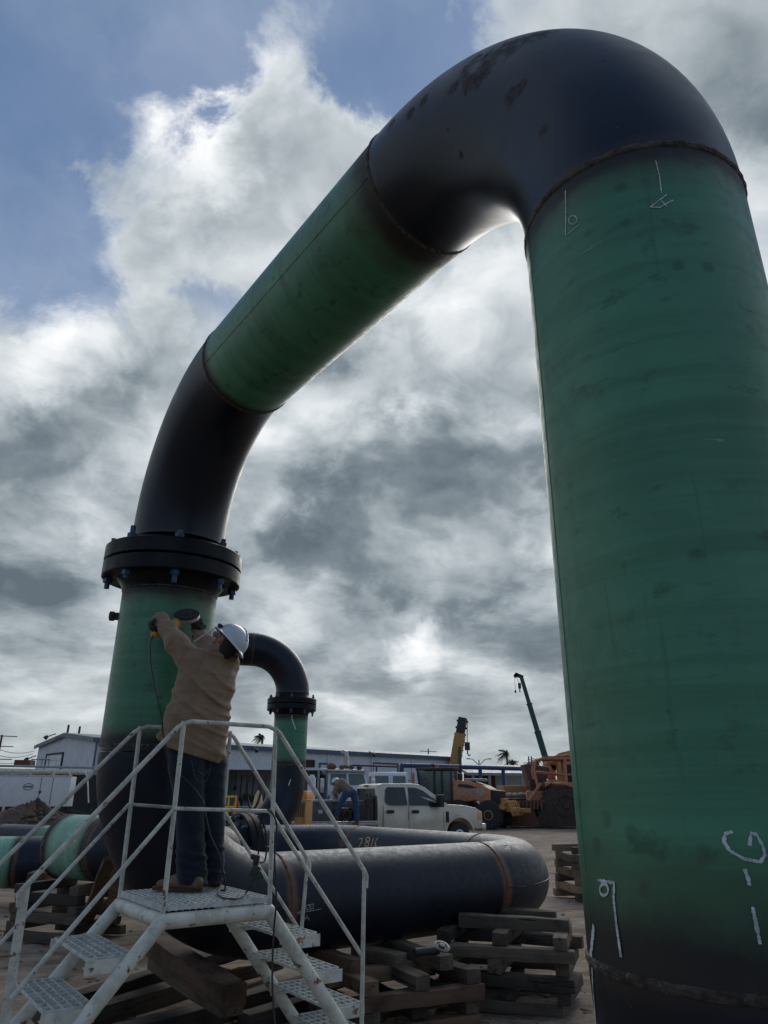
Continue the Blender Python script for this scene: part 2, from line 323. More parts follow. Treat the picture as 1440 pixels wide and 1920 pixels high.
# scattered stones and clods as one loose cover
mb = MB()
for i in range(900):
    y = 3.5 + 22 * rnd.random() ** 1.5; x = (rnd.random() * 1.5 - .75) * y; r = rnd.uniform(.008, .026) * (1 if rnd.random() < .93 else 1.9)
    mb.ball((x, y, ground_z(x, y) + r * .25), r, 5, (rnd.uniform(.8, 1.4), rnd.uniform(.7, 1.2), .6))
tag(obj('loose_stones', mb, mat('dry_clods', (.27, .22, .17), (.14, .11, .09), rough=.95, scale=8), smooth=False), 'loose stones and dry clods scattered over the dirt yard', 'gravel', kind='stuff')

# ---------------------------------------------------------------- the big pipe loop
PD = .762; PR = PD / 2; ER = 1.143
def Z(a): return Vector((0, 0, a))
def resample_line(a, b, step=.05):
    n = max(2, int((b - a).length / step) + 1); return [a.lerp(b, i / (n - 1)) for i in range(n)]
def arc_pts(p, d0, d1, R, n=40):   # quarter (or other) bend starting at p heading d0 and ending heading d1
    d0 = d0.normalized(); d1 = d1.normalized(); th = d0.angle(d1); nrm = (d1 - d0 * d0.dot(d1)).normalized()
    return [p + d0 * (R * math.sin(th * i / n)) + nrm * (R * (1 - math.cos(th * i / n))) for i in range(n + 1)]
BV = {}
def pipe_seg(name, pts, mt, parent, wa=True, wb=True, n=112, r=PR, ov=0., key=None, label=None):
    N = len(pts); cum = [0.]
    for i in range(1, N): cum.append(cum[-1] + (pts[i] - pts[i - 1]).length)
    L = cum[-1]; mb = MB(); mb.tube(pts, r, n, cap=False)
    dw = []; uv = []
    for i in range(N):
        d = min(cum[i] * wa if wa else 9, (L - cum[i]) * wb if wb else 9)
        for k in range(n): dw.append(d); uv.append((k / n * 2 * PI * r, cum[i]))
    o = obj(name, mb, mt, parent, world=True, ang=180, attrs={'dw': dw}, uv=uv, label=label)
    if key: BV.setdefault(key, []).append((mb.v, mb.f))
    return o
def ring(name, p, ax, parent, r=PR, w=.028, h=.0075, mt=None, n=140, label=None):
    ax = ax.normalized(); ref = Vector((0, 0, 1)) if abs(ax.z) < .9 else Vector((1, 0, 0)); x = ax.cross(ref).normalized(); y = ax.cross(x); mb = MB(); vs = []; K = 9
    rows = []
    wob = [rnd.uniform(-.15, .15) for _ in range(n)]; wob2 = [rnd.uniform(.8, 1.12) for _ in range(n)]
    for j in range(K):
        u = j / (K - 1) * 2 - 1
        for k in range(n):
            t = 2 * PI * k / n; rr = r + h * math.sqrt(max(0, 1 - u * u)) * wob2[k] * (.75 + .25 * math.cos(u * 9 + k * .9)) - (.004 if abs(u) > .99 else 0)
            vs.append(p + ax * (w / 2 * (u + wob[k] * .5)) + (x * math.cos(t) + y * math.sin(t)) * rr)
    fs = [(j * n + k, j * n + (k + 1) % n, (j + 1) * n + (k + 1) % n, (j + 1) * n + k) for j in range(K - 1) for k in range(n)]
    mb.add(vs, fs); return obj(name, mb, mt or M_WELD, parent, world=True, ang=180, label=label)
def seam(p_list, side_fn, parent, r=PR, mt=None, h=.004, w=.014):
    """a low longitudinal weld seam along a run of pipe"""
    mb = MB(); N = len(p_list); vs = []; Lq = [0.]
    for i in range(1, N): Lq.append(Lq[-1] + (p_list[i] - p_list[i - 1]).length)
    for i, p in enumerate(p_list):
        t = (p_list[min(i + 1, N - 1)] - p_list[max(i - 1, 0)]).normalized(); nn = side_fn(i, t); nn = (nn - t * nn.dot(t)).normalized(); b = t.cross(nn)
        for q in (-1, -.5, .5, 1): vs.append(p + nn * (r + (h if abs(q) < 1 else -.003)) + b * w / 2 * q * rnd.uniform(.8, 1.1))
    mb.add(vs, [(i * 4 + k, i * 4 + k + 1, i * 4 + k + 5, i * 4 + k + 4) for i in range(N - 1) for k in range(3)]); return obj('seam', mb, mt or M_BLACK, parent, world=True, ang=60, attrs={'dw': [min(Lq[i], Lq[-1] - Lq[i]) if mt is M_GREEN else 9. for i in range(N) for _ in range(4)]})
HZ = 3.115 + CH
PRt = Vector((.9038, 2.0324, HZ)); PLt = Vector((-1.7668, 5.7167, HZ))
u = (PLt - PRt).normalized(); LEN = (PLt - PRt).length; K = 1.554 * PD
dl = Vector((-.0152, .0371, -1)).normalized(); dn = Vector((0, 0, -1))
root = thing('pipe_loop', 'giant looping steel pipe, green coated with black elbows, arching over the yard', 'pipe', (-1.83, 5.87, 0))
zw = 1.268                                        # lower weld of the right leg
rt_top = PRt + dn * K
pR0 = Vector((PRt.x, PRt.y, zw))
pipe_seg('pipe_section', resample_line(pR0, rt_top, .03), M_GREEN, root, wa=.62, key='right_leg')
a1 = arc_pts(rt_top, -dn, u, K); top_el = pipe_seg('elbow', a1, M_BLACK, root, key='top_elbow', label='large top elbow, black with brown rubbed scuffs')
def hit(key, x, y):
    best = None
    for vs, fs in BV[key]:
        h, n_, _, ds = BVHTree.FromPolygons([tuple(v) for v in vs], fs).ray_cast(O, ray(x, y))
        if h and (best is None or ds < best[1]): best = (h, ds)
    return best[0] if best else None
SC = M_BLACK.copy(); SC.name = 'scuffed_black_primer'; top_el.data.materials[0] = SC; g = NG(SC.node_tree); bs = [n for n in SC.node_tree.nodes if n.type == 'BSDF_PRINCIPLED'][0]
pos = g.n('ShaderNodeNewGeometry').outputs['Position']; msk = None
for px, py, rp, amp in ((880, 155, 26, 1), (905, 140, 24, 1), (850, 165, 18, .9), (960, 180, 24, 1), (975, 165, 16, .8), (795, 190, 14, 1), (770, 212, 14, .9), (1019, 245, 13, 1), (1018, 262, 10, .8), (920, 110, 40, .75), (960, 85, 34, .7), (880, 125, 30, .6), (1010, 65, 40, .6), (735, 232, 16, .6), (865, 290, 8, .7), (840, 245, 7, .7), (1130, 115, 8, .6)):
    h = hit('top_elbow', px, py)
    if h is None: continue
    R_ = rp * (h - O).length / F; d_ = g.vmath('DISTANCE', pos, tuple(h), out=1); v_ = g.ramp(d_, R_ * .3, R_ * 1.35, amp, 0); msk = v_ if msk is None else g.math('MAXIMUM', msk, v_)
sn_ = g.noise(g.vmath('MULTIPLY', pos, (1.2, 1.0, .8)), 13, 9, .72, .5); th_ = g.ramp(g.math('ADD', g.math('MULTIPLY', msk, .36), sn_), .60, .80)
old = bs.inputs['Base Color'].links[0].from_socket; g.l(g.mix(g.math('MULTIPLY', th_, .9), old, g.mix(g.ramp(g.noise(pos, 40, 4, .7), .4, .7), (.022, .016, .013), (.085, .055, .04))), bs.inputs['Base Color'])
oldr = bs.inputs['Roughness'].links[0].from_socket; g.l(g.math('ADD', oldr, g.math('MULTIPLY', th_, .35)), bs.inputs['Roughness'])
pA = PRt + u * K; pB = PLt - u * K
pipe_seg('pipe_section', resample_line(pA, pB), M_GREEN, root, wa=.6, wb=1.5, key='cross')
ZF = 3.60                                         # neck weld above the bolted joint
el = arc_pts(pB, u, dl, K); pEl = el[-1]
pipe_seg('elbow', el, M_BLACK, root)
def Lz(z): t = (PLt.z - z) / -dl.z; return PLt + dl * t
zj = 3.42; top_weld = Lz(3.575); low_weld = Lz(3.20)
if pEl.z > top_weld.z + .01: pipe_seg('pipe_section', resample_line(pEl, top_weld), M_BLACK, root, wa=False, label='short black pipe stub above the flange')
LW = Lz(1.99)
pipe_seg('pipe_section', resample_line(LW, low_weld), M_GREEN, root, key='left_leg')
for p_, d_ in ((pR0, dn), (rt_top, dn), (pA, u), (pB, u), (top_weld if pEl.z > top_weld.z else pEl, dl), (low_weld, dl), (LW, dl)): ring('weld', p_, d_, root)
# lower left elbow and the run on the cribbing
H1 = math.radians(36.9); v1 = Vector((math.cos(H1), math.sin(H1), .008)).normalized(); v2 = Vector((-math.sin(H1), math.cos(H1), 0)); NZ = .805
foot = Lz(NZ + ER); foot0 = foot
if LW.z > foot.z: pipe_seg('pipe_section', resample_line(LW, foot), M_BLACK, root, wb=False, label='black primer band below the green coating')
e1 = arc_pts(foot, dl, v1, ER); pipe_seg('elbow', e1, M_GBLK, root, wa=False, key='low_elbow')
nB = Vector((.977, 7.911, e1[-1].z + .01)); nA = e1[-1]
vn = (nB - nA).normalized()
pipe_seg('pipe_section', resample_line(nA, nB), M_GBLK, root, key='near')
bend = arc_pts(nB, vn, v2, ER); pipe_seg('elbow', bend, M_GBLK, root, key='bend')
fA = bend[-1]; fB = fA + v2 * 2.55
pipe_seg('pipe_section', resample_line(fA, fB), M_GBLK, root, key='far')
b2 = arc_pts(fB, v2, -v1, ER); pipe_seg('elbow', b2, M_GBLK, root)
v3 = (b2[-1] - b2[-2]).normalized(); fl2 = b2[-1] + v3 * .12
for p_, d_ in ((nA, vn), (nB, vn), (fA, v2), (fB, v2), (b2[-1], v3)): ring('weld', p_, d_, root, mt=M_RUSTW, w=.026, h=.007)
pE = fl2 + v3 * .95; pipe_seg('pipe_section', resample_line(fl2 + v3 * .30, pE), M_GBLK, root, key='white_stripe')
# lower right elbow, turning out of frame
e2 = arc_pts(pR0, dn, Vector((.6, -.8, 0)).normalized(), .93); pipe_seg('elbow', e2, M_BLACK, root, key='low_right')
pe2 = e2[-1]; pipe_seg('pipe_section', resample_line(pe2, pe2 + Vector((.6, -.8, 0)) * 1.2), M_BLACK, root, wb=False)
seam(a1, lambda i, t: (u.cross(Vector((0, 0, 1)))) * 1, root); seam(bend, lambda i, t: v1 * 1 - v2 * .0 + Vector((0, 0, -.1)) if i < 0 else (bend[i] - (nB + Vector((-vn.y, vn.x, 0)) * ER)), root)
seam(resample_line(pR0, rt_top, .12), lambda i, t: Vector((-.985, -.02, 0)), root, mt=M_GREEN, h=.0018, w=.008); seam(resample_line(pA, pB, .12), lambda i, t: Vector((-.7, -.45, -.25)), root, mt=M_GREEN, h=.0025, w=.010)
# flanged joints
def flange_pair(p, ax, parent, rp=PR, th=.125, gap=.008, rf=.562, neck=.10, nb=8, ph=0., bolts=None, sb=1.0):
    ax = ax.normalized(); ref = Vector((0, 0, 1)) if abs(ax.z) < .9 else Vector((1, 0, 0)); x = ax.cross(ref).normalized(); y = ax.cross(x)
    for s_ in (1, -1):
        mb = MB(); g0 = gap / 2; prof = [(rp * .9, g0 + .002), (rf * .80, g0 + .002), (rf - .012, g0), (rf, g0 + .008), (rf, g0 + th - .008), (rf - .008, g0 + th), (rp * 1.16, g0 + th), (rp * 1.06, g0 + th + neck * .45), (rp * 1.006, g0 + th + neck), (rp * 1.004, g0 + th + neck + .012)]
        if s_ < 0: prof = [(r_, -h_) for r_, h_ in prof]
        mb.lathe(prof, p, ax, 96); obj('flange', mb, M_FLANGE, parent, world=True, ang=30)
    mb = MB(); mb.lathe([(rf * .86, -gap / 2 - .003), (rf * .86, gap / 2 + .003)], p, ax, 64); obj('gasket', mb, M_RUBBER, parent, world=True)
    rb = (rf + rp * 1.12) / 2 + .012
    for i in (bolts if bolts is not None else range(nb)):
        a = ph + 2 * PI * i / nb; c_ = p + (x * math.cos(a) + y * math.sin(a)) * rb
        mb = MB(); jit = rnd.uniform(-.02, .02); L = (th + gap / 2 + .085) * sb ** .5; rr = .021 * sb
        mb.cyl(c_ - ax * (L + jit), c_ + ax * (L - jit), rr, n=14)
        for s_ in (-1, 1): mb.cyl(c_ + ax * s_ * (th + gap / 2 - .003), c_ + ax * s_ * (th + gap / 2 + .040 * sb), rr * 1.75, n=6)
        obj('bolt', mb, M_BOLT, parent, world=True, ang=25)
flange_pair(Lz(zj), -dl, root, nb=8, ph=.33)
flange_pair(fl2 + v3 * .10 + v3 * .0, v3, root, th=.10, neck=.09, nb=10, ph=.2)
# coupling stub on the left leg
pc = at(226, 1156, 5.72); ctr = Lz(pc.z); dd = (pc - ctr); dd.z = 0; dd.normalize(); mb = MB(); mb.lathe([(.032, 0), (.032, .05), (.04, .052), (.04, .085), (.03, .09)], ctr + dd * (PR - .01), dd, 12); obj('coupling', mb, M_WELD, root, world=True)
# paint-stick and chalk marks laid on the steel
def strokes(key, name, lines, parent, mt, wpx=5., off=.0025, label=None):
    mb = MB(); trees = [BVHTree.FromPolygons([tuple(v) for v in vs], fs) for vs, fs in BV[key]]
    for ln in lines:
        pts = []
        for i in range(len(ln) - 1):
            (x0, y0), (x1, y1) = ln[i], ln[i + 1]; n = max(2, int(math.hypot(x1 - x0, y1 - y0) / 3))
            pts += [(x0 + (x1 - x0) * k / n, y0 + (y1 - y0) * k / n) for k in range(n)]
        pts.append(ln[-1]); P = []
        for q in pts:
            d = ray(*q); best = None
            for t_ in trees:
                h, nn, _, ds = t_.ray_cast(O, d)
                if h and (best is None or ds < best[2]): best = (h, nn if nn.dot(d) < 0 else -nn, ds)
            if best: P.append(best)
        if len(P) < 2: continue
        vs = []
        for i, (h, nn, ds) in enumerate(P):
            t = (P[min(i + 1, len(P) - 1)][0] - P[max(i - 1, 0)][0]).normalized(); b = nn.cross(t).normalized(); w_ = wpx * ds / F / 2 * rnd.uniform(.45, 1.1)
            vs += [h + nn * off + b * w_, h + nn * off - b * w_]
        mb.add(vs, [(2 * i, 2 * i + 1, 2 * i + 3, 2 * i + 2) for i in range(len(P) - 1)])
    if mb.v: return obj(name, mb, mt, parent, world=True, smooth=False, label=label)
def circ(cx, cy, rx, ry, a0=0, a1=360, n=16, rot=0):
    o_ = []
    for i in range(n + 1):
        a = math.radians(a0 + (a1 - a0) * i / n); x = rx * math.cos(a); y = ry * math.sin(a); o_.append((cx + x * math.cos(rot) - y * math.sin(rot), cy + x * math.sin(rot) + y * math.cos(rot)))
    return o_
strokes('right_leg', 'chalk_mark', [[(1061, 358), (1062, 400), (1061, 443), (1086, 422)], circ(1075, 413, 8, 8)], root, M_CHALK, 2.2)
strokes('right_leg', 'chalk_mark', [[(1229, 302), (1236, 330), (1240, 363)], [(1250, 366), (1219, 389), (1237, 390), (1262, 376)], [(1240, 378), (1250, 388)]], root, M_CHALK, 2.2)
strokes('right_leg', 'chalk_mark', [[(1411, 1700), (1418, 1735), (1425, 1770)]], root, M_CHALK, 6); strokes('right_leg', 'chalk_mark', [[(1396, 1629), (1403, 1648), (1405, 1660)]], root, M_CHALK, 6)
strokes('right_leg', 'chalk_mark', [[(1374, 1559), (1360, 1563), (1357, 1577), (1368, 1595), (1395, 1610), (1425, 1616), (1434, 1603), (1430, 1586), (1418, 1565), (1408, 1561), (1405, 1586)]], root, M_CHALK, 6)
strokes('right_leg', 'chalk_mark', [[(1122, 1650), (1153, 1655), (1152, 1685), (1158, 1740), (1166, 1795)], circ(1134, 1668, 8, 11)], root, M_CHALK, 6)
strokes('low_right', 'chalk_mark', [[(1111, 1795), (1113, 1850), (1119, 1915)]], root, M_CHALK, 7); strokes('right_leg', 'chalk_mark', [[(1115, 1735), (1112, 1765), (1109, 1795)]], root, M_CHALK, 14)
strokes('near', 'chalk_mark', [[(560, 1712), (603, 1704)], [(568, 1706), (556, 1712), (568, 1717)], [(588, 1694), (587, 1705)], [(575, 1697), (588, 1695)], [(578, 1701), (587, 1700)], [(573, 1706), (588, 1704)], circ(578, 1701, 5, 4, 30, 330), [(570, 1726), (575, 1716), (580, 1725)], [(571, 1722), (578, 1721)]], root, M_CHALKF, 1.2)
strokes('far', 'chalk_mark', [[(674, 1573), (680, 1572), (678, 1580), (672, 1590)], [(700, 1572), (696, 1588)], circ(690, 1574, 3.5, 4), circ(688, 1583, 3.5, 4), [(709, 1571), (703, 1580), (706, 1590)]], root, mat('orange_paint_marker', (.55, .38, .25), (.4, .3, .22), rough=.8, scale=30, bmp=0), 2.6)
strokes('bend', 'chalk_mark', [[(959, 1585), (960, 1595)], [(940, 1586), (952, 1584), (944, 1590)]], root, M_CHALKF, 1.6)
strokes('white_stripe', 'paint_band', [[(405, 1577), (425, 1583), (448, 1586), (466, 1586)]], root, M_CHALK, 9)
# fog of primer rubbed off in long smears on the near pipe
# ---------------------------------------------------------------- second pipe rising behind (column with return elbow)
t2 = thing('pipe_riser', 'smaller looking far pipe riser, green between black elbows, bolted flange halfway up', 'pipe', at(541, 1560, 16.8))
cA = at(541, 1440, 16.8); cx, cy = cA.x, cA.y; zt = at(541, 1345, 16.8).z
k_ = -v1; k_.z = 0; k_.normalize()
zb = cA.z + .06
pipe_seg('pipe_section', resample_line(Vector((cx, cy, zb)), Vector((cx, cy, zt + .02)), .1), M_GREEN, t2, n=64, key='riser')
zfl = at(541, 1322, 16.8).z
zlo = .82 + ER; pipe_seg('pipe_section', resample_line(Vector((cx, cy, zlo)), Vector((cx, cy, zb)), .1), M_BLACK, t2, n=64, wa=False, label='short black band under the green part')
lo = arc_pts(Vector((cx, cy, zlo)), dn, Vector((k_.x, k_.y, 0)), ER, 24); pipe_seg('elbow', lo, M_BLACK, t2, n=64, wa=False, key='riser')
flange_pair(Vector((cx, cy, zfl)), Vector((0, 0, 1)), t2, nb=10, ph=.1)
top0 = Vector((cx, cy, zfl + .26)); lt = Vector((-.93, -.20, -.0)).normalized()
hi = arc_pts(top0, Vector((0, 0, 1)), lt, ER * .86, 24); pipe_seg('elbow', hi, M_BLACK, t2, n=64); e_ = hi[-1]
pipe_seg('pipe_section', resample_line(e_, e_ + lt * 1.9, .2), M_BLACK, t2, n=64)
for p_, d_ in ((Vector((cx, cy, zb)), dn), (top0, dn), (e_, lt), (Vector((cx, cy, zt + .02)), dn)): ring('weld', p_, d_, t2, n=64)
strokes('riser', 'chalk_mark', [[(546, 1334), (548, 1350), (554, 1367)]], t2, M_CHALK, 3); strokes('riser', 'chalk_mark', [[(549, 1435), (547, 1455), (541, 1473)]], t2, M_CHALK, 3); strokes('riser', 'chalk_mark', [[(565, 1440), (561, 1462)]], t2, M_CHALK, 2)
# ---------------------------------------------------------------- mint pipes lying at the left
def lay(a, b): return Vector(a), Vector(b)
d3 = Vector((-.62, .78, 0)).normalized()
mA = Vector((-4.02, 9.75, 1.0)); mA = at(158, 1585, 10.1); mA.z = 1.0
t3 = thing('pipe_spool', 'mint green pipe spool with brown weld bands resting on the timber stack at left', 'pipe', (mA.x, mA.y, .62))
dm = Vector((-.86, .5, 0)).normalized(); m0 = mA + dm * -.45; m1 = mA + dm * .33
pipe_seg('pipe_section', resample_line(m0, m1), M_MINT, t3, n=80, key='mint'); ring('weld', m0, dm, t3, w=.07); ring('weld', m1, dm, t3, w=.06)
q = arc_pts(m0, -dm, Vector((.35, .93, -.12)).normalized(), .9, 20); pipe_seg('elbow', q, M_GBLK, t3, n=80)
strokes('mint', 'paint_band', [[(128, 1560), (133, 1568), (142, 1578)], [(118, 1545), (112, 1553)]], t3, M_CHALK, 4)
pc_ = at(62, 1598, 13.2)
t4 = thing('pipe_spool', 'black elbow joined to a pale mint pipe lying low at the left edge', 'pipe', (pc_.x, pc_.y, .2))
zq = .60; w0 = Vector((at(150, 1598, 13.0).x, 13.0, zq)); w1 = Vector((at(38, 1598, 12.8).x, 12.8, zq)); dq = (w1 - w0).normalized()
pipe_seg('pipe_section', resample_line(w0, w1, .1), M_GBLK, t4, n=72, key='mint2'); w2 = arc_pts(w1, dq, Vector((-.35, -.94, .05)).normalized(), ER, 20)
pipe_seg('elbow', w2, M_MINT, t4, n=72); ring('weld', w1, dq, t4, n=72, mt=M_RUSTW); dd_ = (w2[-1] - w2[-2]).normalized(); pipe_seg('pipe_section', resample_line(w2[-1], w2[-1] + dd_ * .8, .1), M_MINT, t4, n=72)
t5_ = at(90, 1560, 16.5)
t5 = thing('pipe_spool', 'black and green pipe lying behind the others with a white paint stroke', 'pipe', (t5_.x, t5_.y, .2))
s0 = Vector((at(215, 1560, 15.6).x, 15.6, .62)); s1 = Vector((at(82, 1560, 16.6).x, 16.6, .62)); s2 = Vector((at(8, 1560, 17.2).x, 17.2, .62)); 
pipe_seg('pipe_section', resample_line(s0, s1, .1), M_GREEN, t5, n=64, wa=False, key='grn'); pipe_seg('pipe_section', resample_line(s1, s2, .1), M_GBLK, t5, n=64, key='grn'); ring('weld', s1, (s1 - s0), t5, n=64, mt=M_RUSTW)
strokes('grn', 'paint_band', [[(70, 1554), (80, 1551), (90, 1551)]], t5, M_CHALK, 3)
gp = Vector((at(408, 1520, 19).x, 19, .75)); t6 = thing('pipe_spool', 'short green pipe end lying beyond the worker', 'pipe', (gp.x, gp.y, 0)); pipe_seg('pipe_section', resample_line(gp - Vector((1.1, 0, 0)), gp + Vector((.45, .1, 0)), .1), M_GREEN, t6, n=48, wa=False, wb=False)

# ---------------------------------------------------------------- crossover stair with platform
ha = .627; su = Vector((math.cos(ha), math.sin(ha), 0)); sn = Vector((-math.sin(ha), math.cos(ha), 0)); HP = 1.03; Lp = .655; Wp = .775
NL = Vector((-1.205, 4.44, HP)); NR = NL + su * Lp; RL = NL + sn * Wp; RR = NR + sn * Wp; HR = 1.0; HM = .515
sl_l = -su - Z(1.153); sl_r = su - Z(1.20)
st = thing('access_stair', 'white painted pipe stair and platform with rusty handrails straddling the timber stack', 'stair', ((NL + RR) / 2 - Z(HP)))
RF = .040
def pipe_obj(name, pts, r, mt=M_WPAINT, parent=None, n=16, label=None): mb = MB(); mb.tube(pts, r, n); return obj(name, mb, mt, parent or st, world=True, ang=60, label=label)
# platform frame and stringers
dz = Z(-.035)
mb = MB(); mb.tube([NL + dz, NR + dz], RF, 18); mb.tube([NR + dz, RR + dz], RF, 18); mb.tube([RR + dz, RL + dz], RF, 18); mb.tube([RL + dz, NL + dz], RF, 18)
for p_ in (NL, NR, RL, RR): mb.ball(p_ + dz, RF * 1.03, 12)
obj('frame', mb, M_WPAINT, st, world=True, ang=60)
for p_, d_, lab in ((NL, sl_l, None), (RL, sl_l, 'stringer covered with dark mildew specks'), (NR, sl_r, None), (RR, sl_r, None)):
    k = (p_.z - .035 - .02) / -d_.z; pipe_obj('stringer', [p_ + dz, p_ + dz + d_ * (k * .5), p_ + dz + d_ * k], RF, label=lab)
# platform grating (real bars)
def grating(mb, o, ax, ay, lx, ly, nx, ny, h=.035, t=.005):
    for i in range(nx + 1): mb.beam(o + ax * (lx * i / nx), o + ax * (lx * i / nx) + ay * ly, t, h, Vector((0, 0, 1)))
    for j in range(ny + 1): mb.beam(o + ay * (ly * j / ny) + Z(.0015), o + ay * (ly * j / ny) + ax * lx + Z(.0015), t * .8, h * .8, Vector((0, 0, 1)))
mb = MB(); grating(mb, NL + Z(.028) + su * .0 - sn * .0, su, sn, Lp, Wp, 17, 12, .034, .0065); obj('platform_grating', mb, M_GRATE, st, world=True, smooth=False)
mb = MB(); 
# treads: rise about .2
def treads(p0, dvec, out, n):
    for i in range(1, n + 1):
        z_ = HP - .205 * i; k = .205 * i / -dvec.z; base = p0 + dvec * k; base.z = z_ + .0
        mb = MB(); o_ = base - out * .05 + sn * .03; grating(mb, o_ + Z(.02), sn, out, Wp - .06, .235, 9, 5, .020, .005)
        tr = obj('tread', mb, M_GRATE, st, world=True, smooth=False)
        for q_ in (.012, Wp - .012):
            b_ = MB(); c0 = base + sn * q_ - out * .06 - Z(.012); b_.beam(c0, c0 + out * .26, .005, .065); b_.beam(c0 + sn * (.02 if q_ < .1 else -.02) + Z(-.002), c0 + out * .26 + sn * (.02 if q_ < .1 else -.02) + Z(-.002), .04, .005)
            obj('bracket', b_, M_WPAINT, tr, world=False if False else True, smooth=False)
treads(NL, sl_l, -su, 4); treads(NR, sl_r, su, 4)
# rails; joints read off the sight lines at the frame's own distance
def J(px, py, P): return at(px, py, P.y)
rr_ = .0140
tNL = J(345, 1352, NL + su * .03); tNR = J(517, 1363, NR); tRL = J(263, 1362, RL); tRR = J(432, 1371, RR)
mNL = J(327, 1516, NL); mNR = J(505, 1521, NR); mRL = J(242, 1508, RL); mRR = J(419, 1521, RR)
lo_l = sl_l.normalized() * 1.12; lo_r = sl_r.normalized() * 1.10
bN = J(48, 1662, tNL + sl_l * .73); bNm = J(20, 1873, mNL + sl_l * .73); eR = J(683, 1633, tNR + sl_r * .70); eRm = J(677, 1790, mNR + sl_r * .70); fR = J(577, 1612, tRR + sl_r * .70); fRm = J(562, 1745, mRR + sl_r * .70)
bR = tRL + (J(0, 1620, tRL + sl_l * .66) - tRL) * 1.12; bRm = mRL + (J(0, 1770, mRL + sl_l * .60) - mRL) * 1.15
def bentcorner(a, c, b, r=.05): # soft corner
    u1 = (a - c).normalized(); u2 = (b - c).normalized(); return [c + u1 * r, c + (u1 + u2) * r * .38, c + u2 * r]
near_rail = [bN] + bentcorner(bN, tNL, tNR) + bentcorner(tNL, tNR, eR) + [eR]
pipe_obj('handrail', [bN + Vector((-.012, -.01, -.09)), bN + Vector((-.022, -.01, -.03))] + near_rail + [eR + Vector((.015, 0, -.03)), eR + Vector((.013, 0, -.10))], rr_, M_WRAIL, label='near handrail, rusty along its level top')
pipe_obj('handrail', [bR] + bentcorner(bR, tRL, tRR) + bentcorner(tRL, tRR, fR) + [fR, fR + Vector((.015, 0, -.03)), fR + Vector((.012, 0, -.10))], rr_, M_WRAIL)
pipe_obj('midrail', [bNm, mNL, mNR, eRm], rr_ * .9, M_WRAIL); pipe_obj('midrail', [bRm, mRL, mRR, fRm], rr_ * .9, M_WRAIL)
for a_, b_ in ((tNL, NL), (tNR, NR), (tRL, RL), (tRR, RR)): pipe_obj('post', [a_, b_ + Z(.0)], rr_, M_WRAIL)
pbN = gz(2, 1935, .1); mbp = MB(); mbp.beam(bN, J(8, 1925, tNL + sl_l * .73), .045, .006, Vector((.5, -.8, .1))); obj('post', mbp, M_WRAIL, st, world=True, smooth=False, label='flat bar post at the foot of the left rail')
g1 = eR.copy(); g2 = J(678, 1925, eR); pipe_obj('post', [g1, g2], rr_, M_WRAIL); h1 = fR.copy(); h2 = J(560, 1800, fR); pipe_obj('post', [h1, h2], rr_, M_WRAIL)
bB = bR.copy(); pipe_obj('post', [bR, Vector((bR.x, bR.y, .25))], rr_, M_WRAIL)

# ---------------------------------------------------------------- timbers: every one its own object
TG = 0
def timber(a, b, w, h, mt, label, group, jag=.006, roll=0.):
    a = Vector(a); b = Vector(b); c_ = (a + b) / 2; x = (b - a).normalized(); y = Vector((0, 0, 1)).cross(x).normalized(); z = x.cross(y)
    mb = MB(); L = (b - a).length; N = 6; vs = []
    for i in range(N + 1):
        X = -L / 2 + L * i / N; e = [(rnd.uniform(-jag, jag), rnd.uniform(-jag, jag)) for _ in range(4)]
        for (sy, sz), (ey, ez) in zip(((-1, -1), (1, -1), (1, 1), (-1, 1)), e): vs.append((X + (rnd.uniform(-jag, jag) if i in (0, N) else 0), sy * w / 2 + ey, sz * h / 2 + ez))
    fs = [(i * 4 + k, i * 4 + (k + 1) % 4, i * 4 + 4 + (k + 1) % 4, i * 4 + 4 + k) for i in range(N) for k in range(4)] + [(3, 2, 1, 0), tuple(N * 4 + k for k in range(4))]
    mb.add(vs, fs); o = obj('timber', mb, mt, None, bevel=.005, ang=40)
    o.matrix_world = Matrix.Translation(c_) @ Matrix((x, y, z)).transposed().to_4x4() @ Matrix.Rotation(roll, 4, 'X')
    return tag(o, label, 'timber', group)
ordn = ['bottom', 'second', 'third', 'fourth', 'fifth', 'sixth', 'seventh', 'eighth']
def crib(c, ang, layers, L, w, h, name, group, mts, na=3, nb=2, first=0, wide=None, tops=None):
    """log-cabin stack: layers alternate between na timbers along and nb across"""
    ua = Vector((math.cos(ang), math.sin(ang), 0)); ub = Vector((-ua.y, ua.x, 0)); sp_w = wide or L
    for l in range(layers):
        along = (l + first) % 2 == 0; d_, e_ = (ua, ub) if along else (ub, ua); n = nb if along else na; ll = L if along else sp_w; span = (sp_w if along else L) - w * 1.1
        for k in range(n):
            off = -span / 2 + span * k / (n - 1) + rnd.uniform(-.03, .03); LL = ll * rnd.uniform(.92, 1.08); sh_ = rnd.uniform(-.05, .05); da = rnd.uniform(-.05, .05)
            dd = (d_ * math.cos(da) + e_ * math.sin(da)); m_ = Vector(c) + e_ * off + d_ * sh_ + Z(h * (l + .5) + .004 * l)
            side = {2: ['nearer', 'farther'], 3: ['left', 'middle', 'right']}[n if n in (2, 3) else 3][k] if n in (2, 3) else f'number {k}'
            if along: lab = f'{side} long beam in the {ordn[l]} layer of the {name}'
            else: lab = f'{side} beam showing its end in the {ordn[l]} layer of the {name}'
            timber(m_ - dd * LL / 2, m_ + dd * LL / 2, w * rnd.uniform(.92, 1.08), h, rnd.choice(mts), lab, group)
crib((1.12, 7.22, 0), math.radians(-19), 6, 1.12, .115, .092, 'pipe bend stack', 'timbers stacked under the pipe bend', [M_WOODG, M_WOODG, M_WOODD], 3, 2, 0, .85)
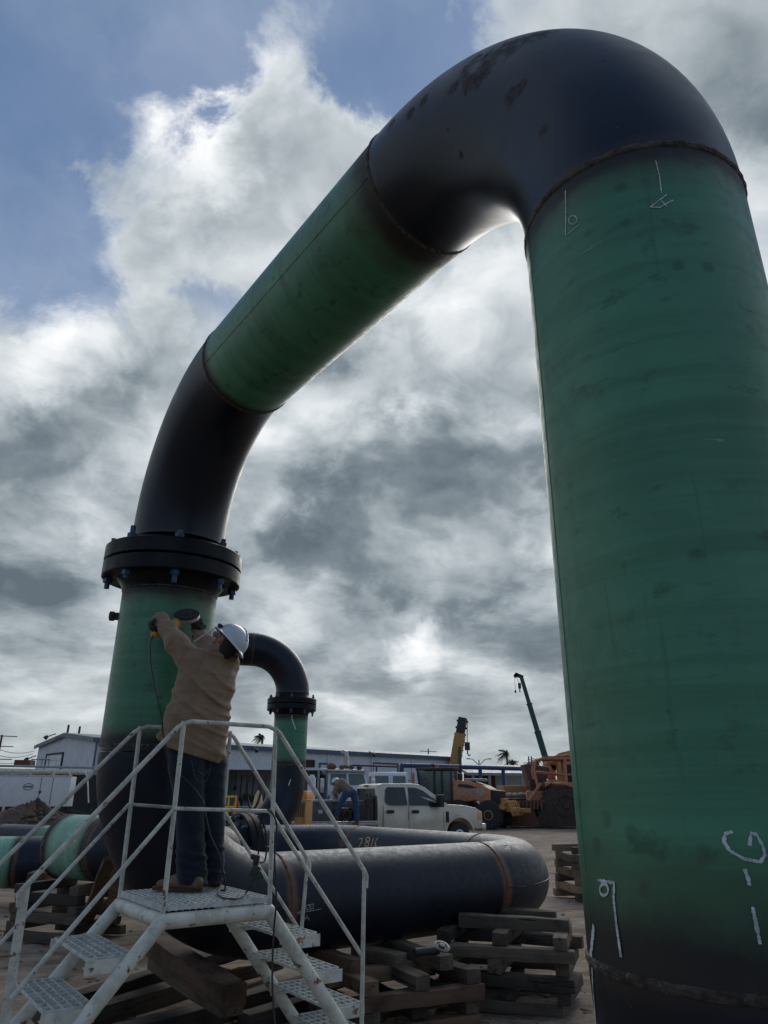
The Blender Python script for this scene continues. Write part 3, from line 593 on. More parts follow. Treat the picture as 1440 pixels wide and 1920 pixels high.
# two loose ones on top of it, against the pipe
timber((.70, 7.28, .607), (1.62, 6.99, .607), .12, .1, M_WOODG, 'long grey beam topmost on the stack under the pipe bend', 'timbers stacked under the pipe bend'); timber((.86, 7.78, .607), (1.62, 7.5, .607), .12, .09, M_WOODG, 'short grey beam behind the topmost beam under the pipe bend', 'timbers stacked under the pipe bend')
# middle crib, near the stair foot
def tb(px0, py0, z0, px1, py1, z1, w, h, mt, lab, grp='timbers piled under the near pipe', roll=0.): return timber(gz(px0, py0, z0), gz(px1, py1, z1), w, h, mt, lab, grp, roll=roll)
GM = 'timbers piled under the near pipe'
crib((.12, 6.62, 0), math.radians(28), 4, 1.0, .125, .095, 'stair foot stack', GM, [M_WOODG, M_WOODB, M_WOODD], 3, 2, 0, .9)
tb(590, 1788, .43, 672, 1812, .43, .13, .10, M_WOODB, 'brown square beam poking out beside the right stair post', GM)
tb(668, 1783, .43, 752, 1800, .43, .13, .09, M_WOODG, 'grey split beam topmost between the stair post and the grinder', GM)
tb(700, 1760, .44, 838, 1805, .43, .13, .10, M_WOODG, 'grey beam carrying the loose angle grinder', GM)
tb(612, 1835, .34, 750, 1818, .34, .14, .10, M_WOODT, 'split tan beam low behind the right stair post', GM)
tb(752, 1815, .34, 850, 1800, .34, .12, .10, M_WOODT, 'tan splintered beam under the beam with the grinder', GM)
tb(560, 1775, .40, 640, 1748, .40, .14, .1, M_WOODD, 'dark beam tucked under the near pipe', GM)
tb(600, 1905, .12, 845, 1862, .12, .14, .14, M_WOODG, 'thick long beam at the base of the brown stack', GM)
# beams under the platform
GB = 'beams lying under the stair platform'
tb(292, 1772, .47, 440, 1868, .43, .17, .135, M_WOODB, 'thick reddish brown beam uppermost under the platform', GB)
tb(296, 1800, .34, 436, 1888, .30, .17, .12, M_WOODG, 'grey brown beam directly beneath the reddish beam', GB)
tb(120, 1885, .20, 470, 1775, .20, .15, .11, M_WOODD, 'dark beam running back behind the left stringer', GB)
tb(140, 1915, .12, 520, 1800, .12, .16, .13, M_WOODG, 'grey beam second from the ground under the platform', GB)
tb(215, 1950, .08, 640, 1830, .08, .16, .14, M_WOODD, 'dark lowest beam crossing below both stringers', GB)
tb(85, 1880, .13, 150, 1930, .13, .17, .2, M_WOODD, 'dark block end behind the lowest left tread', GB)
tb(420, 1815, .22, 500, 1800, .22, .2, .012, M_WOODT, 'pale thin board between the right treads', GB)
timber(gz(455, 1920, .02), gz(600, 1880, .02), .15, .14, M_WOODD, 'dark ground beam below the right treads', GB)
# left crib under the mint spool
GL = 'timbers stacked under the mint pipe'
crib((mA.x - .05, mA.y - .05, 0), math.radians(-20), 6, 1.0, .13, .098, 'mint pipe stack', GL, [M_WOODG, M_WOODD, M_WOODG], 2, 2, 0, .9)
tb(60, 1655, .40, 100, 1620, .52, .2, .07, M_WOODG, 'slanted plank leaning at the left of the mint pipe stack', GL)
tb(66, 1648, .55, 128, 1626, .60, .25, .14, M_WOODB, 'wide brown block beside the mint pipe stack', GL); tb(150, 1640, .62, 190, 1634, .62, .08, .02, M_WOODT, 'thin tan slat on top of the mint pipe stack', GL); tb(95, 1612, .66, 130, 1610, .66, .09, .02, M_WOODT, 'thin tan slat under the left end of the mint pipe', GL)
# props leaning behind the platform
GP = 'planks propped against the lower elbow'
timber(gz(155, 1745, .02), at(212, 1606, 6.75), .16, .04, M_WOODB, 'broad brown plank leaning from the ground to the black elbow', GP, roll=.3); timber(gz(205, 1735, .02), at(226, 1640, 6.3), .14, .05, M_WOODB, 'shorter brown plank propped close beside the platform corner', GP, roll=-.4)
# far light crib beside the right leg
crib((3.72, 13.9, 0), math.radians(8), 7, 1.1, .12, .115, 'pale stack at right', 'pale timbers stacked at right', [M_WOODT, M_WOODG], 3, 2, 0, .9)

# splinters and offcuts trodden into the dirt round the stacks
mb = MB()
for i in range(170):
    cx_, cy_ = rnd.choice([(1.1, 7.0), (.1, 6.3), (-1.4, 6.3), (-4.2, 9.6), (-.6, 5.6), (1.6, 6.4)]); x = cx_ + rnd.gauss(0, .7); y = cy_ + rnd.gauss(0, .6); a = rnd.uniform(0, PI); L = rnd.uniform(.02, .13)
    d_ = Vector((math.cos(a), math.sin(a), rnd.uniform(-.1, .15))) * L / 2; c_ = Vector((x, y, ground_z(x, y) + .008)); mb.beam(c_ - d_, c_ + d_, rnd.uniform(.006, .025), rnd.uniform(.004, .012))
tag(obj('wood_chips', mb, M_WOODT, smooth=False), 'splinters and chips of wood on the dirt round the timber stacks', 'wood chips', kind='stuff')
# ================================================================ the yard behind
M_GLASS = mat('dark_window_glass', (.012, .016, .018), (.02, .026, .028), rough=.12, bmp=0, spec=.7)
M_GLASSG = mat('greenish_cab_glass', (.06, .10, .09), (.09, .13, .12), rough=.15, bmp=0, spec=.6)
M_ALU = mat('chrome_and_steel', (.5, .5, .5), (.35, .36, .37), rough=.3, metal=.8, scale=8, bmp=.05)
M_WHITE = mat('white_vehicle_paint', (.62, .64, .66), (.56, .58, .60), rough=.4, scale=4, dirt=(.50, .50, .49), bmp=.03)
M_PANEL = mat('pale_metal_siding', (.60, .63, .67), (.52, .55, .59), rough=.45, scale=1.2, bmp=.02, dirt=(.40, .42, .45))
M_BLUE = mat('blue_trim', (.055, .11, .17), (.04, .085, .135), rough=.45, scale=5, bmp=.03)
M_NAVY = mat('navy_pipe_paint', (.018, .045, .14), (.012, .03, .10), rough=.45, scale=5, bmp=.03)
M_ROOFM = mat('grey_metal_roof', (.25, .27, .28), (.19, .21, .22), rough=.5, scale=3, bmp=.05)
M_DARK = mat('dark_machine_parts', (.022, .020, .019), (.035, .030, .027), rough=.65, scale=14, dirt=(.07, .055, .045), bmp=.3)
M_ORANGE = mat('faded_orange_machine_paint', (.52, .215, .105), (.40, .16, .08), rough=.55, scale=5, dirt=(.24, .13, .085), spots=(.09, .045, .03), spot_t=.64, bmp=.12)
M_YELLOW = mat('dusty_yellow_machine_paint', (.46, .23, .055), (.34, .16, .04), rough=.55, scale=7, dirt=(.2, .12, .07), bmp=.15)
M_YEL2 = mat('bright_yellow_paint', (.70, .45, .03), (.6, .36, .03), rough=.5, scale=8, bmp=.05)
M_MAROON = mat('rusty_maroon_steel', (.13, .05, .035), (.08, .04, .03), rough=.75, scale=8, dirt=(.18, .12, .09), bmp=.3)
M_TRACK = mat('muddy_brown_steel', (.055, .035, .027), (.035, .024, .020), rough=.8, scale=9, dirt=(.11, .085, .065), bmp=.5)
M_TYRE = mat('dusty_tyre_rubber', (.018, .017, .016), (.035, .031, .027), rough=.85, scale=12, bmp=.3)
M_BEIGE = mat('champagne_truck_paint', (.58, .53, .43), (.52, .475, .39), rough=.30, metal=.25, scale=1.5, dirt=(.36, .32, .26), bmp=.0)
M_TOOL = mat('dark_grey_toolbox', (.075, .078, .085), (.05, .052, .056), rough=.5, scale=6, bmp=.1)
M_RED = mat('red_lens', (.35, .012, .012), (.25, .01, .01), rough=.3, bmp=0); M_AMBER = mat('amber_lamp_lens', (.62, .30, .12), (.7, .45, .3), rough=.2, bmp=0, scale=30)
M_SCREEN = mat('black_fence_screen', (.022, .023, .025), (.035, .036, .038), rough=.85, scale=3, bmp=.2)
M_FROND = mat('palm_frond', (.035, .055, .022), (.06, .08, .035), rough=.7, scale=20, bmp=.1); M_TRUNK = mat('palm_bark', (.10, .08, .06), (.07, .055, .045), rough=.9, scale=12, bmp=.4)
M_CGREEN = mat('dark_green_crane_paint', (.015, .075, .06), (.012, .055, .045), rough=.45, scale=5, bmp=.05)
M_BROWN = mat('brown_soil', (.135, .088, .062), (.085, .055, .040), rough=.95, scale=2.5, dirt=(.20, .14, .105), bmp=1.)
def plane_hit(px, py, P, N): d = ray(px, py); return O + d * ((P - O).dot(N) / d.dot(N))
# ---------------------------------------------------------------- warehouse
bc = at(181, 1387, 62.); bH = bc.z; far = at(847, 1418, 91.); bu = (far - bc); bu.z = 0; bl = bu.length; bu.normalize(); bn = Vector((-bu.y, bu.x, 0)); bc0 = Vector((bc.x, bc.y, 0))
wh = thing('warehouse', 'long pale metal warehouse with blue roof trim, gable end at the left', 'building', bc0, math.atan2(bu.y, bu.x))
bw = 14.5; rz_ = .72; eh = bH
def corr(mb, x0, x1, y, z0, z1fn, axis_='x', pitch=.32, dep=.04):   # corrugated sheet
    n = int((x1 - x0) / (pitch / 4)); vs = []
    for i in range(n + 1):
        x = x0 + (x1 - x0) * i / n; o_ = dep if i % 4 in (0,) else 0.
        for z in (z0, z1fn(x)): vs.append((x, y - o_, z) if axis_ == 'x' else (y - o_, x, z))
    mb.add(vs, [(2 * i, 2 * i + 1, 2 * i + 3, 2 * i + 2) for i in range(n)])
mb = MB(); corr(mb, 0, bl, 0, -.1, lambda x: eh); obj('wall', mb, M_PANEL, wh, smooth=False); mb = MB(); corr(mb, 0, bw, 0, -.1, lambda y: eh + rz_ * (1 - abs(y - bw / 2) / (bw / 2)), 'y'); obj('wall', mb, M_PANEL, wh, smooth=False)
mb = MB(); mb.bb(.1, bl, .1, .2, -.1, eh - .1); mb.bb(bl - .1, bl, .2, bw, -.1, eh - .1); obj('wall', mb, M_PANEL, wh, smooth=False)
mb = MB()
mb.prism([(-.25, eh + .03), (bw / 2, eh + rz_ + .06), (bw + .25, eh + .03), (bw + .25, eh + .18), (bw / 2, eh + rz_ + .22), (-.25, eh + .18)], -.3, bl + .3, 'yz'); obj('roof', mb, M_ROOFM, wh, smooth=False)
mb = MB(); mb.bb(-.34, bl + .3, -.34, -.26, eh - .22, eh + .14); obj('fascia', mb, M_BLUE, wh, smooth=False)
mb = MB(); mb.beam((-.34, -.3, eh - .02), (-.34, bw / 2, eh + rz_ + .02), .07, .32); mb.beam((-.34, bw / 2, eh + rz_ + .02), (-.34, bw + .3, eh - .02), .07, .32); obj('fascia', mb, M_BLUE, wh, smooth=False)
for x in [0.02, 1.0] + [i * 6.1 for i in range(1, 7)]:
    mb = MB(); mb.bb(x - .07, x + .07, -.16, -.045, 0, eh - .24); obj('downspout', mb, M_PANEL if x > 1 else M_BLUE, wh, smooth=False)
I_ = wmat(wh).inverted()
def wl(px, py): return I_ @ plane_hit(px, py, bc0, -bn)          # a point on the long wall
def wg(px, py): return I_ @ plane_hit(px, py, bc0, -bu)
def rolldoor(x0, x1, z1, gable=False, dark=False):
    fr = MB(); 
    f = (lambda a, b, c_, d_, e, h: fr.bb(a, b, c_, d_, e, h)) if not gable else (lambda a, b, c_, d_, e, h: fr.bb(c_, d_, a, b, e, h))
    f(x0 - .15, x0, -.14, -.042, 0, z1 + .15); f(x1, x1 + .15, -.14, -.042, 0, z1 + .15); f(x0, x1, -.14, -.042, z1, z1 + .15)
    d = obj('door', fr, M_DARK if dark or gable else M_TOOL, wh, smooth=False); sl_ = MB(); n = int(z1 / .45)
    for i in range(n):
        a = z1 * i / n; b = z1 * (i + 1) / n - .03
        (sl_.bb(x0, x1, -.075, -.045, a, b) if not gable else sl_.bb(-.075, -.045, x0, x1, a, b))
    if not dark: obj('shutter', sl_, M_PANEL, d, smooth=False)
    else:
        s2 = MB(); s2.bb(x0, x1, -.06, -.045, 0, z1); obj('shaded_opening_sheet', s2, M_RUBBER, d, smooth=False)  # black sheet on the wall stands in for the shade inside the doorway
a = wg(119, 1415); b = wg(90, 1415); rolldoor(min(a.y, b.y), max(a.y, b.y), wg(104, 1415).z, True)
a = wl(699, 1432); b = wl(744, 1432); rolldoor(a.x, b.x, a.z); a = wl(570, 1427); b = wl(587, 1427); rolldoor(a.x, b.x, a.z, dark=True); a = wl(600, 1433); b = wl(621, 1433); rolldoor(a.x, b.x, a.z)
for px, py, gb in ((108, 1376, 1), (71, 1417, 1), (471, 1400, 0), (690, 1409, 0), (840, 1422, 0)):
    p_ = wg(px, py) if gb else wl(px, py); mb = MB(); q_ = Vector((p_.x - (.15 if gb else 0), p_.y - (0 if gb else .15), p_.z)); o_ = Vector((-.7, 0, 0)) if gb else Vector((0, -.7, 0))
    mb.tube([q_, q_ + Z(-.1) + o_ * .4, q_ + o_ + Z(-.3)], .05, 6); mb.lathe([(.06, 0), (.16, .12), (.2, .35), (.02, .36)], q_ + o_ + Z(-.2), (o_.x, o_.y, -.9), 12); obj('wall_lamp', mb, M_DARK, wh)
# ---------------------------------------------------------------- shed and blue gantry at right
s_a = at(882, 1449, 74); sh_ = thing('open_shed', 'low grey roofed shed with pale back wall beyond the blue pipe frame', 'building', (s_a.x, s_a.y, 0), .12)
W_ = at(1040, 1450, 76).x - s_a.x; zr = at(950, 1434, 80).z; ze = at(950, 1449, 74).z
mb = MB(); mb.prism([(0, ze), (6.5, zr), (6.5, zr - .15), (0, ze - .25)], -.3, W_, 'yz'); obj('roof', mb, M_ROOFM, sh_, smooth=False)
mb = MB(); mb.bb(2.0, W_ - .3, 6.2, 6.4, 0, ze); obj('wall', mb, M_PANEL, sh_, smooth=False); 
for i in range(6): mb = MB(); mb.bb(.2 + i * (W_ - .6) / 5, .45 + i * (W_ - .6) / 5, .1, .35, 0, ze - .2); obj('column', mb, M_ROOFM, sh_, smooth=False)
mb = MB(); corr(mb, 0, 3.3, 3., 0, lambda x: ze); obj('wall', mb, M_MAROON, sh_, smooth=False)
gA = at(753, 1435, 56.); gB = at(989, 1446, 62.)
gt = thing('pipe_gantry', 'navy blue pipe frame on posts running in front of the shed', 'pipe frame', (gA.x, gA.y, 0)); gB.z = gA.z
mb = MB(); mb.tube([gA, gB], .17, 14); obj('beam', mb, M_NAVY, gt, world=True)
for k in (0, .60, .79, .99): p_ = gA.lerp(gB, k); mb = MB(); mb.cyl((p_.x, p_.y, 0), (p_.x, p_.y, p_.z), .15 if k else .17, n=12); obj('post', mb, M_NAVY, gt, world=True)
# pale stuff stored under the shed
stl = at(952, 1480, 60); so_ = thing('stacked_racks', 'pale grey stacked racks and tarps on the ground between grader and flatbed', 'racks', (stl.x, stl.y, 0))
for i in range(6): mb = MB(); mb.bb(-1.9 + rnd.uniform(-.2, .2), 1.9 + rnd.uniform(-.3, .3), -1, 1, .12 + i * .28, .12 + i * .28 + .16); obj('rack', mb, rnd.choice([M_ALU, M_ROOFM, M_TOOL]), so_, smooth=False, bevel=.02)
# far parked cars under the shed
def far_car(px, Y, cpt, lab, rz=0.):
    p_ = at(px, 1500, Y); t = thing('parked_car', lab, 'car', (p_.x, p_.y, 0), rz, 'cars parked by the shed'); body_prof = [(-2.2, .3), (-2.25, .8), (-2.0, .95), (-1.5, 1.0), (-1.0, 1.42), (.4, 1.45), (1.1, 1.0), (2.0, .88), (2.25, .65), (2.2, .3)]
    mb = MB(); mb.prism(body_prof, -.85, .85); obj('body', mb, cpt, t, bevel=.06)
    for s_ in (-1, 1):
        mb = MB(); mb.prism([(-1.4, 1.0), (-.95, 1.36), (.35, 1.38), (.95, 1.0)], s_ * .86, s_ * .88); obj('window', mb, M_GLASS, t)
        for x in (-1.4, 1.4): mb = MB(); mb.cyl((x, s_ * .7, .33), (x, s_ * .9, .33), .33, n=20); obj('wheel', mb, M_TYRE, t)
far_car(921, 70, M_NAVY, 'dark blue car seen beyond the grader hood', .3); far_car(984, 72, M_TOOL, 'grey car parked beneath the shed roof', .1)
# ---------------------------------------------------------------- fence, rack, trailer, dirt pile at left
f0 = at(-20, 1520, 44.5); f1 = at(420, 1520, 52.); fu = (f1 - f0); fu.z = 0; fl_ = fu.length; fu.normalize()
fn = thing('screen_fence', 'chain link fence hung with black windscreen below the warehouse', 'fence', (f0.x, f0.y, 0), math.atan2(fu.y, fu.x)); fh = 2.75
mb = MB(); N = 90; vs = []
for i in range(N + 1):
    for k in range(4): vs.append((fl_ * i / N, .03 * math.sin(i * 1.7 + k), .15 + (fh - .2) * k / 3))
mb.add(vs, [(i * 4 + k, i * 4 + 4 + k, i * 4 + 5 + k, i * 4 + 1 + k) for i in range(N) for k in range(3)]); obj('screen', mb, M_SCREEN, fn)
for i in range(int(fl_ / 3) + 1): mb = MB(); mb.cyl((i * 3, -.08, 0), (i * 3, -.08, fh), .04, n=8); obj('post', mb, M_WRAIL, fn)
mb = MB(); mb.cyl((0, -.08, .1), (fl_, -.08, .1), .05, n=8); mb2 = MB(); obj('rail', mb, M_WRAIL, fn); mb2.cyl((0, -.08, fh), (fl_, -.08, fh), .045, n=8); obj('rail', mb2, M_WRAIL, fn)
r0 = at(-15, 1444, 40.); r1 = at(184, 1446, 42.5)
rk = thing('pipe_rack', 'long white overhead pipe rack with slanted legs behind the trailer', 'rack', (r0.x, r0.y, 0)); r1.z = r0.z
mb = MB(); mb.tube([r0, r1], .11, 12); obj('beam', mb, M_WPAINT, rk, world=True); mb = MB(); mb.tube([r0 + Z(.22), r1 + Z(.22)], .06, 8); obj('beam', mb, M_ROOFM, rk, world=True)
for px, py in ((22, 1455), (56, 1454), (100, 1455), (128, 1500), (158, 1505)):
    a = at(px, 1446, 41.); b = at(px + (8 if px > 110 else -6), py, 40.6); mb = MB(); mb.tube([a, a.lerp(b, .25) + Vector((.1, 0, .1)), b if px > 110 else Vector((b.x, b.y, .1))], .06 if px < 110 else .035, 8); obj('leg', mb, M_WPAINT, rk, world=True)
ib = at(45, 1436, 43.5); bx_ = thing('crate', 'brown crate with an open metal frame sitting above the pipe rack', 'crate', (ib.x, ib.y, r0.z + .15)); mb = MB(); mb.bb(-.42, .45, -.4, .4, .12, .5); obj('box', mb, M_MAROON, bx_, bevel=.02, smooth=False)
mb = MB(); 
for x in (.5, 1.1, 1.5): mb.bb(x, x + .05, -.3, -.25, .1, .55)
mb.bb(.5, 1.55, -.3, -.25, .5, .56); obj('frame', mb, M_ROOFM, bx_, smooth=False)
# white enclosed trailer
tr0 = at(136, 1530, 37.5); tl_dir = (at(-30, 1530, 35.5) - tr0); tl_dir.z = 0; tl_dir.normalize(); tz1 = at(130, 1455, 37.5).z; tz0 = at(120, 1512, 37.5).z
tr = thing('cargo_trailer', 'white enclosed cargo trailer with side door behind the dirt pile', 'trailer', (tr0.x, tr0.y, 0), math.atan2(tl_dir.y, tl_dir.x)); TL = 6.4
mb = MB(); mb.bb(.35, TL, -2.1, 0, tz0, tz1); mb.prism([(.35, 0), (0, -.5), (0, -1.6), (.35, -2.1)], tz0, tz1 - .03, 'xy'); obj('body', mb, M_WHITE, tr, bevel=.03)
I_t = wmat(tr).inverted(); tnrm = Vector((-tl_dir.y, tl_dir.x, 0))
def tlp(px, py): return I_t @ plane_hit(px, py, tr0, tnrm)
ds = 1 if (I_t @ O).y > 0 else -1
for px in (75, 97): p_ = tlp(px, 1480); mb = MB(); mb.bb(p_.x - .012, p_.x + .012, .001, .008, tz0 + .05, tz1 - .08); obj('door_seam', mb, M_DARK, tr, smooth=False)
p_ = tlp(53, 1475); mb = MB(); mb.tube([(p_.x + .22 * math.cos(a), .012, p_.z + .14 * math.sin(a)) for a in [2 * PI * i / 24 for i in range(24)]], .012, 6, closed=True); obj('emblem', mb, M_DARK, tr)
mb = MB()
for i in range(7): mb.bb(p_.x - .16 + i * .05, p_.x - .13 + i * .05, .006, .014, p_.z - .04, p_.z + .04)
obj('lettering', mb, M_DARK, tr, smooth=False); p_ = tlp(74, 1485); mb = MB(); mb.bb(p_.x - .06, p_.x + .03, 0, .05, p_.z - .06, p_.z + .06); obj('door_latch', mb, M_DARK, tr)
mb = MB(); mb.bb(.3, TL + .02, -.02, .02, tz1 - .05, tz1 + .03); obj('roof_trim', mb, M_ALU, tr, smooth=False)
for x in (2.9, 3.75): mb = MB(); mb.cyl((x, -.25, .36), (x, -.02, .36), .36, n=24); w_ = obj('wheel', mb, M_TYRE, tr); mb = MB(); mb.cyl((x, -.02, .36), (x, .01, .36), .2, n=16); obj('rim', mb, M_ALU, w_)
mb = MB(); mb.beam((.2, -.6, tz0 - .1), (-1.1, -1.05, .55), .1, .12); mb.beam((.2, -1.5, tz0 - .1), (-1.1, -1.05, .55), .1, .12); mb.cyl((-1., -1.05, 0.05), (-1., -1.05, .9), .04); obj('hitch', mb, M_DARK, tr)
# dirt pile: lumpy heap
dp = at(66, 1520, 26.); pile = MB(); NR_, NA = 34, 80; vs = []
nz_ = [[rnd.gauss(0, 1) for _ in range(NA)] for _ in range(NR_ + 1)]
for i in range(NR_ + 1):
    for k in range(NA):
        t = 2 * PI * k / NA; q_ = i / NR_; R_ = 2.1 * (1 + .18 * math.sin(2 * t + 1) + .08 * math.sin(5 * t)); x = R_ * 1.2 * q_ * math.cos(t); y = R_ * q_ * math.sin(t)
        h = 1.25 * (1 - q_) ** .95 * (1 + .12 * math.sin(3 * t + 4 * q_)) + .35 * math.exp(-((x + 1.0) ** 2 + y * y) * 1.6) + .045 * nz_[i][k] * (1 - q_) + .05 * math.sin(x * 7 + y * 5) * math.cos(y * 8) * (1 - q_); vs.append((x, y, max(h, 0) - .03))
pile.add(vs, [(i * NA + k, i * NA + (k + 1) % NA, (i + 1) * NA + (k + 1) % NA, (i + 1) * NA + k) for i in range(NR_) for k in range(NA)])
po = obj('dirt_pile', pile, M_BROWN, None, ang=25); po.location = (dp.x, dp.y, 0); tag(po, 'heap of loose brown soil in front of the white trailer', 'dirt pile')
mb = MB()
for i in range(420):
    t = rnd.uniform(0, 2 * PI); q_ = rnd.random() ** .7; R_ = 2.3 * q_; x = R_ * 1.2 * math.cos(t); y = R_ * math.sin(t); h = 1.22 * (1 - min(q_, 1)) ** .95; r = rnd.uniform(.03, .10); mb.ball((x, y, h), r, 5, (rnd.uniform(.8, 1.3), 1, .75))
cl_ = obj('clods', mb, M_BROWN, po, smooth=False); cl_['kind'] = 'stuff'
# ---------------------------------------------------------------- poles, wires, palms
def utility_pole(px, py, Y, arms, lab, r=.16, lean=0.):
    p_ = at(px, py, Y); t = thing('utility_pole', lab, 'pole', (p_.x, p_.y, 0), .5, 'utility poles on the horizon'); mb = MB(); mb.tube([(0, 0, 0), (lean, 0, p_.z)], [r * 1.3, r], 8); obj('pole', mb, M_TRUNK if r > .1 else M_ROOFM, t)
    for a_ in arms: mb = MB(); mb.beam((-1.3 * a_[1], 0, p_.z - a_[0]), (1.3 * a_[1], 0, p_.z - a_[0]), .12, .12); obj('crossarm', mb, M_TRUNK, t)
    return p_
pl0 = utility_pole(4, 1378, 110, [(.15, 1.6), (1.6, 1.4), (3.4, 1.5)], 'tall power pole with three crossarms at the left edge', .14)
utility_pole(129, 1359, 105, [(2.4, 1.2)], 'left of two poles rising behind the warehouse gable', .15); utility_pole(150, 1362, 105, [(2.4, 1.2)], 'right of two poles rising behind the warehouse gable', .15)
utility_pole(803, 1404, 150, [(.5, 1.5), (1.5, 1.1)], 'small power pole above the right end of the warehouse roof', .12); utility_pole(991, 1418, 140, [(1.2, 1.0)], 'left post of the pair beside the tall green crane', .12); utility_pole(996, 1418, 140, [(1.2, 1.0)], 'right post of the pair beside the tall green crane', .12)
for i, (za, px, zb_) in enumerate(((1391, 52, 1408), (1405, 50, 1413), (1422, 48, 1420))):
    a = at(-30, za, 110); b = at(px + 12, zb_, 140); mb = MB(); mb.tube([a.lerp(b, k / 10) - Z(.9 * (1 - (k / 5 - 1) ** 2)) for k in range(11)], .05, 5); tag(obj('power_line', mb, M_DARK), ['uppermost', 'middle', 'lowest'][i] + ' thin power line crossing the sky left of the warehouse', 'wire', 'power lines')
ls = at(898, 1425, 120); lt_ = thing('street_lamp', 'two armed lamp post above the shed roof', 'lamp', (ls.x, ls.y, 0)); mb = MB(); mb.tube([(0, 0, 0), (0, 0, ls.z)], .1, 8); obj('pole', mb, M_ROOFM, lt_)
for s_ in (-1, 1): mb = MB(); mb.tube([(0, 0, ls.z - .8), (s_ * 1.0, 0, ls.z + .1), (s_ * 1.7, 0, ls.z + .2)], .07, 6); mb.bb(s_ * 1.7 - .3, s_ * 1.7 + .3, -.15, .15, ls.z + .1, ls.z + .25); obj('lamp_arm', mb, M_ROOFM, lt_)
def palm(px, py, Y, lab, R=2.0, wind=.5):
    p_ = at(px, py, Y); t = thing('palm_tree', lab, 'palm tree', (p_.x, p_.y, 0), 0, 'palms on the skyline'); h = p_.z; mb = MB(); mb.tube([(0, 0, 0), (.1, 0, h * .5), (.0, 0, h)], [.26, .2, .16], 9); obj('trunk', mb, M_TRUNK, t); mb = MB()
    for i in range(46):
        a = rnd.uniform(0, 2 * PI); el_ = rnd.uniform(-1.1, 1.2); L = R * rnd.uniform(.7, 1.05); d = Vector((math.cos(a) * math.cos(el_) - wind, math.sin(a) * math.cos(el_), math.sin(el_))); b = Vector((0, 0, h)); N = 6; sp = [b + d * L * k / N + Z(-.55 * (k / N) ** 2 * L * .8) + Vector((-wind * .5 * (k / N) ** 2, 0, 0)) for k in range(N + 1)]
        for k in range(1, N + 1):
            c_ = sp[k]; sd_ = Vector((-d.y, d.x, 0)).normalized()
            for s_ in (-1, 1):
                for m_ in range(2): e = c_ + sd_ * s_ * .42 * (1.15 - k / N) + Z(-.25) + (sp[k] - sp[k - 1]) * (.4 + .5 * m_); w_ = (sp[k] - sp[k - 1]) * .22; c2 = c_ - (sp[k] - sp[k - 1]) * .5 * m_; mb.add([c2 - w_, c2 + w_, e], [(0, 1, 2)])
    obj('crown', mb, M_FROND, t, smooth=False)
palm(492, 1381, 112, 'windblown palm showing above the warehouse roof', .95, .35); palm(950, 1412, 150, 'tall windblown palm above the shed beside the cranes', 1.6, .35); palm(962, 1430, 150, 'low palm head peeking over the shed roof right of the tall palm', 1.6, .1); palm(1008, 1428, 150, 'palm partly behind the machines right of the pole pair', 1.7, .4)
# ---------------------------------------------------------------- cranes
def boomseg(mb, a, b, w0, w1): mb.beam(a, b, w0, w1)
c0 = at(852, 1440, 90); c1 = at(860, 1380, 90); c2 = at(868, 1346, 90)
cr_ = thing('mobile_crane', 'yellow crane boom with dark head and hanging hook behind the warehouse', 'crane', (c0.x, c0.y, 0))
bdir = (c2 - c0).normalized(); b0 = c0 + bdir * -5.2; mb = MB(); mb.beam(b0, c0 + bdir * ((c2 - c0).length * .68), 1.15, 1.25, Vector((.3, 1, 0))); obj('boom', mb, M_YELLOW, cr_, world=True, bevel=.06)
mb = MB(); mb.beam(c0 + bdir * ((c2 - c0).length * .66), c2, .95, 1.0, Vector((.3, 1, 0)))
for i in range(4): q_ = c2 - bdir * (.4 + i * .8); mb.beam(q_ + Vector((-.7, 0, .08)), q_ + Vector((.7, 0, -.08)), .2, .25)
obj('boom_head', mb, M_DARK, cr_, world=True, bevel=.03)
for i in range(6): q_ = c0 + bdir * (.2 + i * .62); mb = MB(); mb.beam(q_ + Vector((-.68, -.45, .1)), q_ + Vector((.68, -.45, -.05)), .16, .13); obj('boom_rib', mb, M_YELLOW, cr_, world=True)
hk = at(876, 1395, 89); mb = MB(); tp = at(876, 1352, 89); mb.tube([tp, hk], .05, 6); obj('cable', mb, M_DARK, cr_, world=True); mb = MB(); mb.bb(hk.x - .3, hk.x + .3, hk.y - .2, hk.y + .2, hk.z - .7, hk.z + .2); mb.tube([hk - Z(.6), hk - Z(1.1), hk - Z(1.35) + Vector((.15, 0, 0)), hk - Z(1.2) + Vector((.35, 0, 0))], .08, 8); obj('hook', mb, M_DARK, cr_, world=True, bevel=.04)
mb = MB(); mb.tube([at(863, 1440, 89), at(862, 1400, 89)], .18, 8); obj('cylinder', mb, M_CGREEN, cr_, world=True)
mb = MB(); mb.bb(c0.x - 4, c0.x + 4, c0.y - 1.3, c0.y + 1.3, .9, 1.6); mb.bb(c0.x - 2, c0.x + 1.5, c0.y - 1.2, c0.y + 1.2, 1.6, 3.2); obj('carrier', mb, M_YELLOW, cr_, world=True, bevel=.08)
for x in (-3, -1.5, 1.5, 3): mb = MB(); mb.cyl((c0.x + x, c0.y - 1.5, .7), (c0.x + x, c0.y - 1, .7), .7); obj('wheel', mb, M_TYRE, cr_, world=True)
g0_ = at(1026, 1432, 120); g1_ = at(1000, 1345, 120); g2_ = at(977, 1268, 120)
cg = thing('mobile_crane', 'tall green telescopic crane boom rising from a yellow base at right', 'crane', (g0_.x, g0_.y, 0)); dg = (g2_ - g0_); L_ = dg.length; dg.normalize()
mb = MB(); mb.beam(g0_ - dg * 7, g0_ + dg * (L_ * .07), 1.25, 1.3, Vector((.3, 1, 0))); obj('boom', mb, M_YELLOW, cg, world=True)
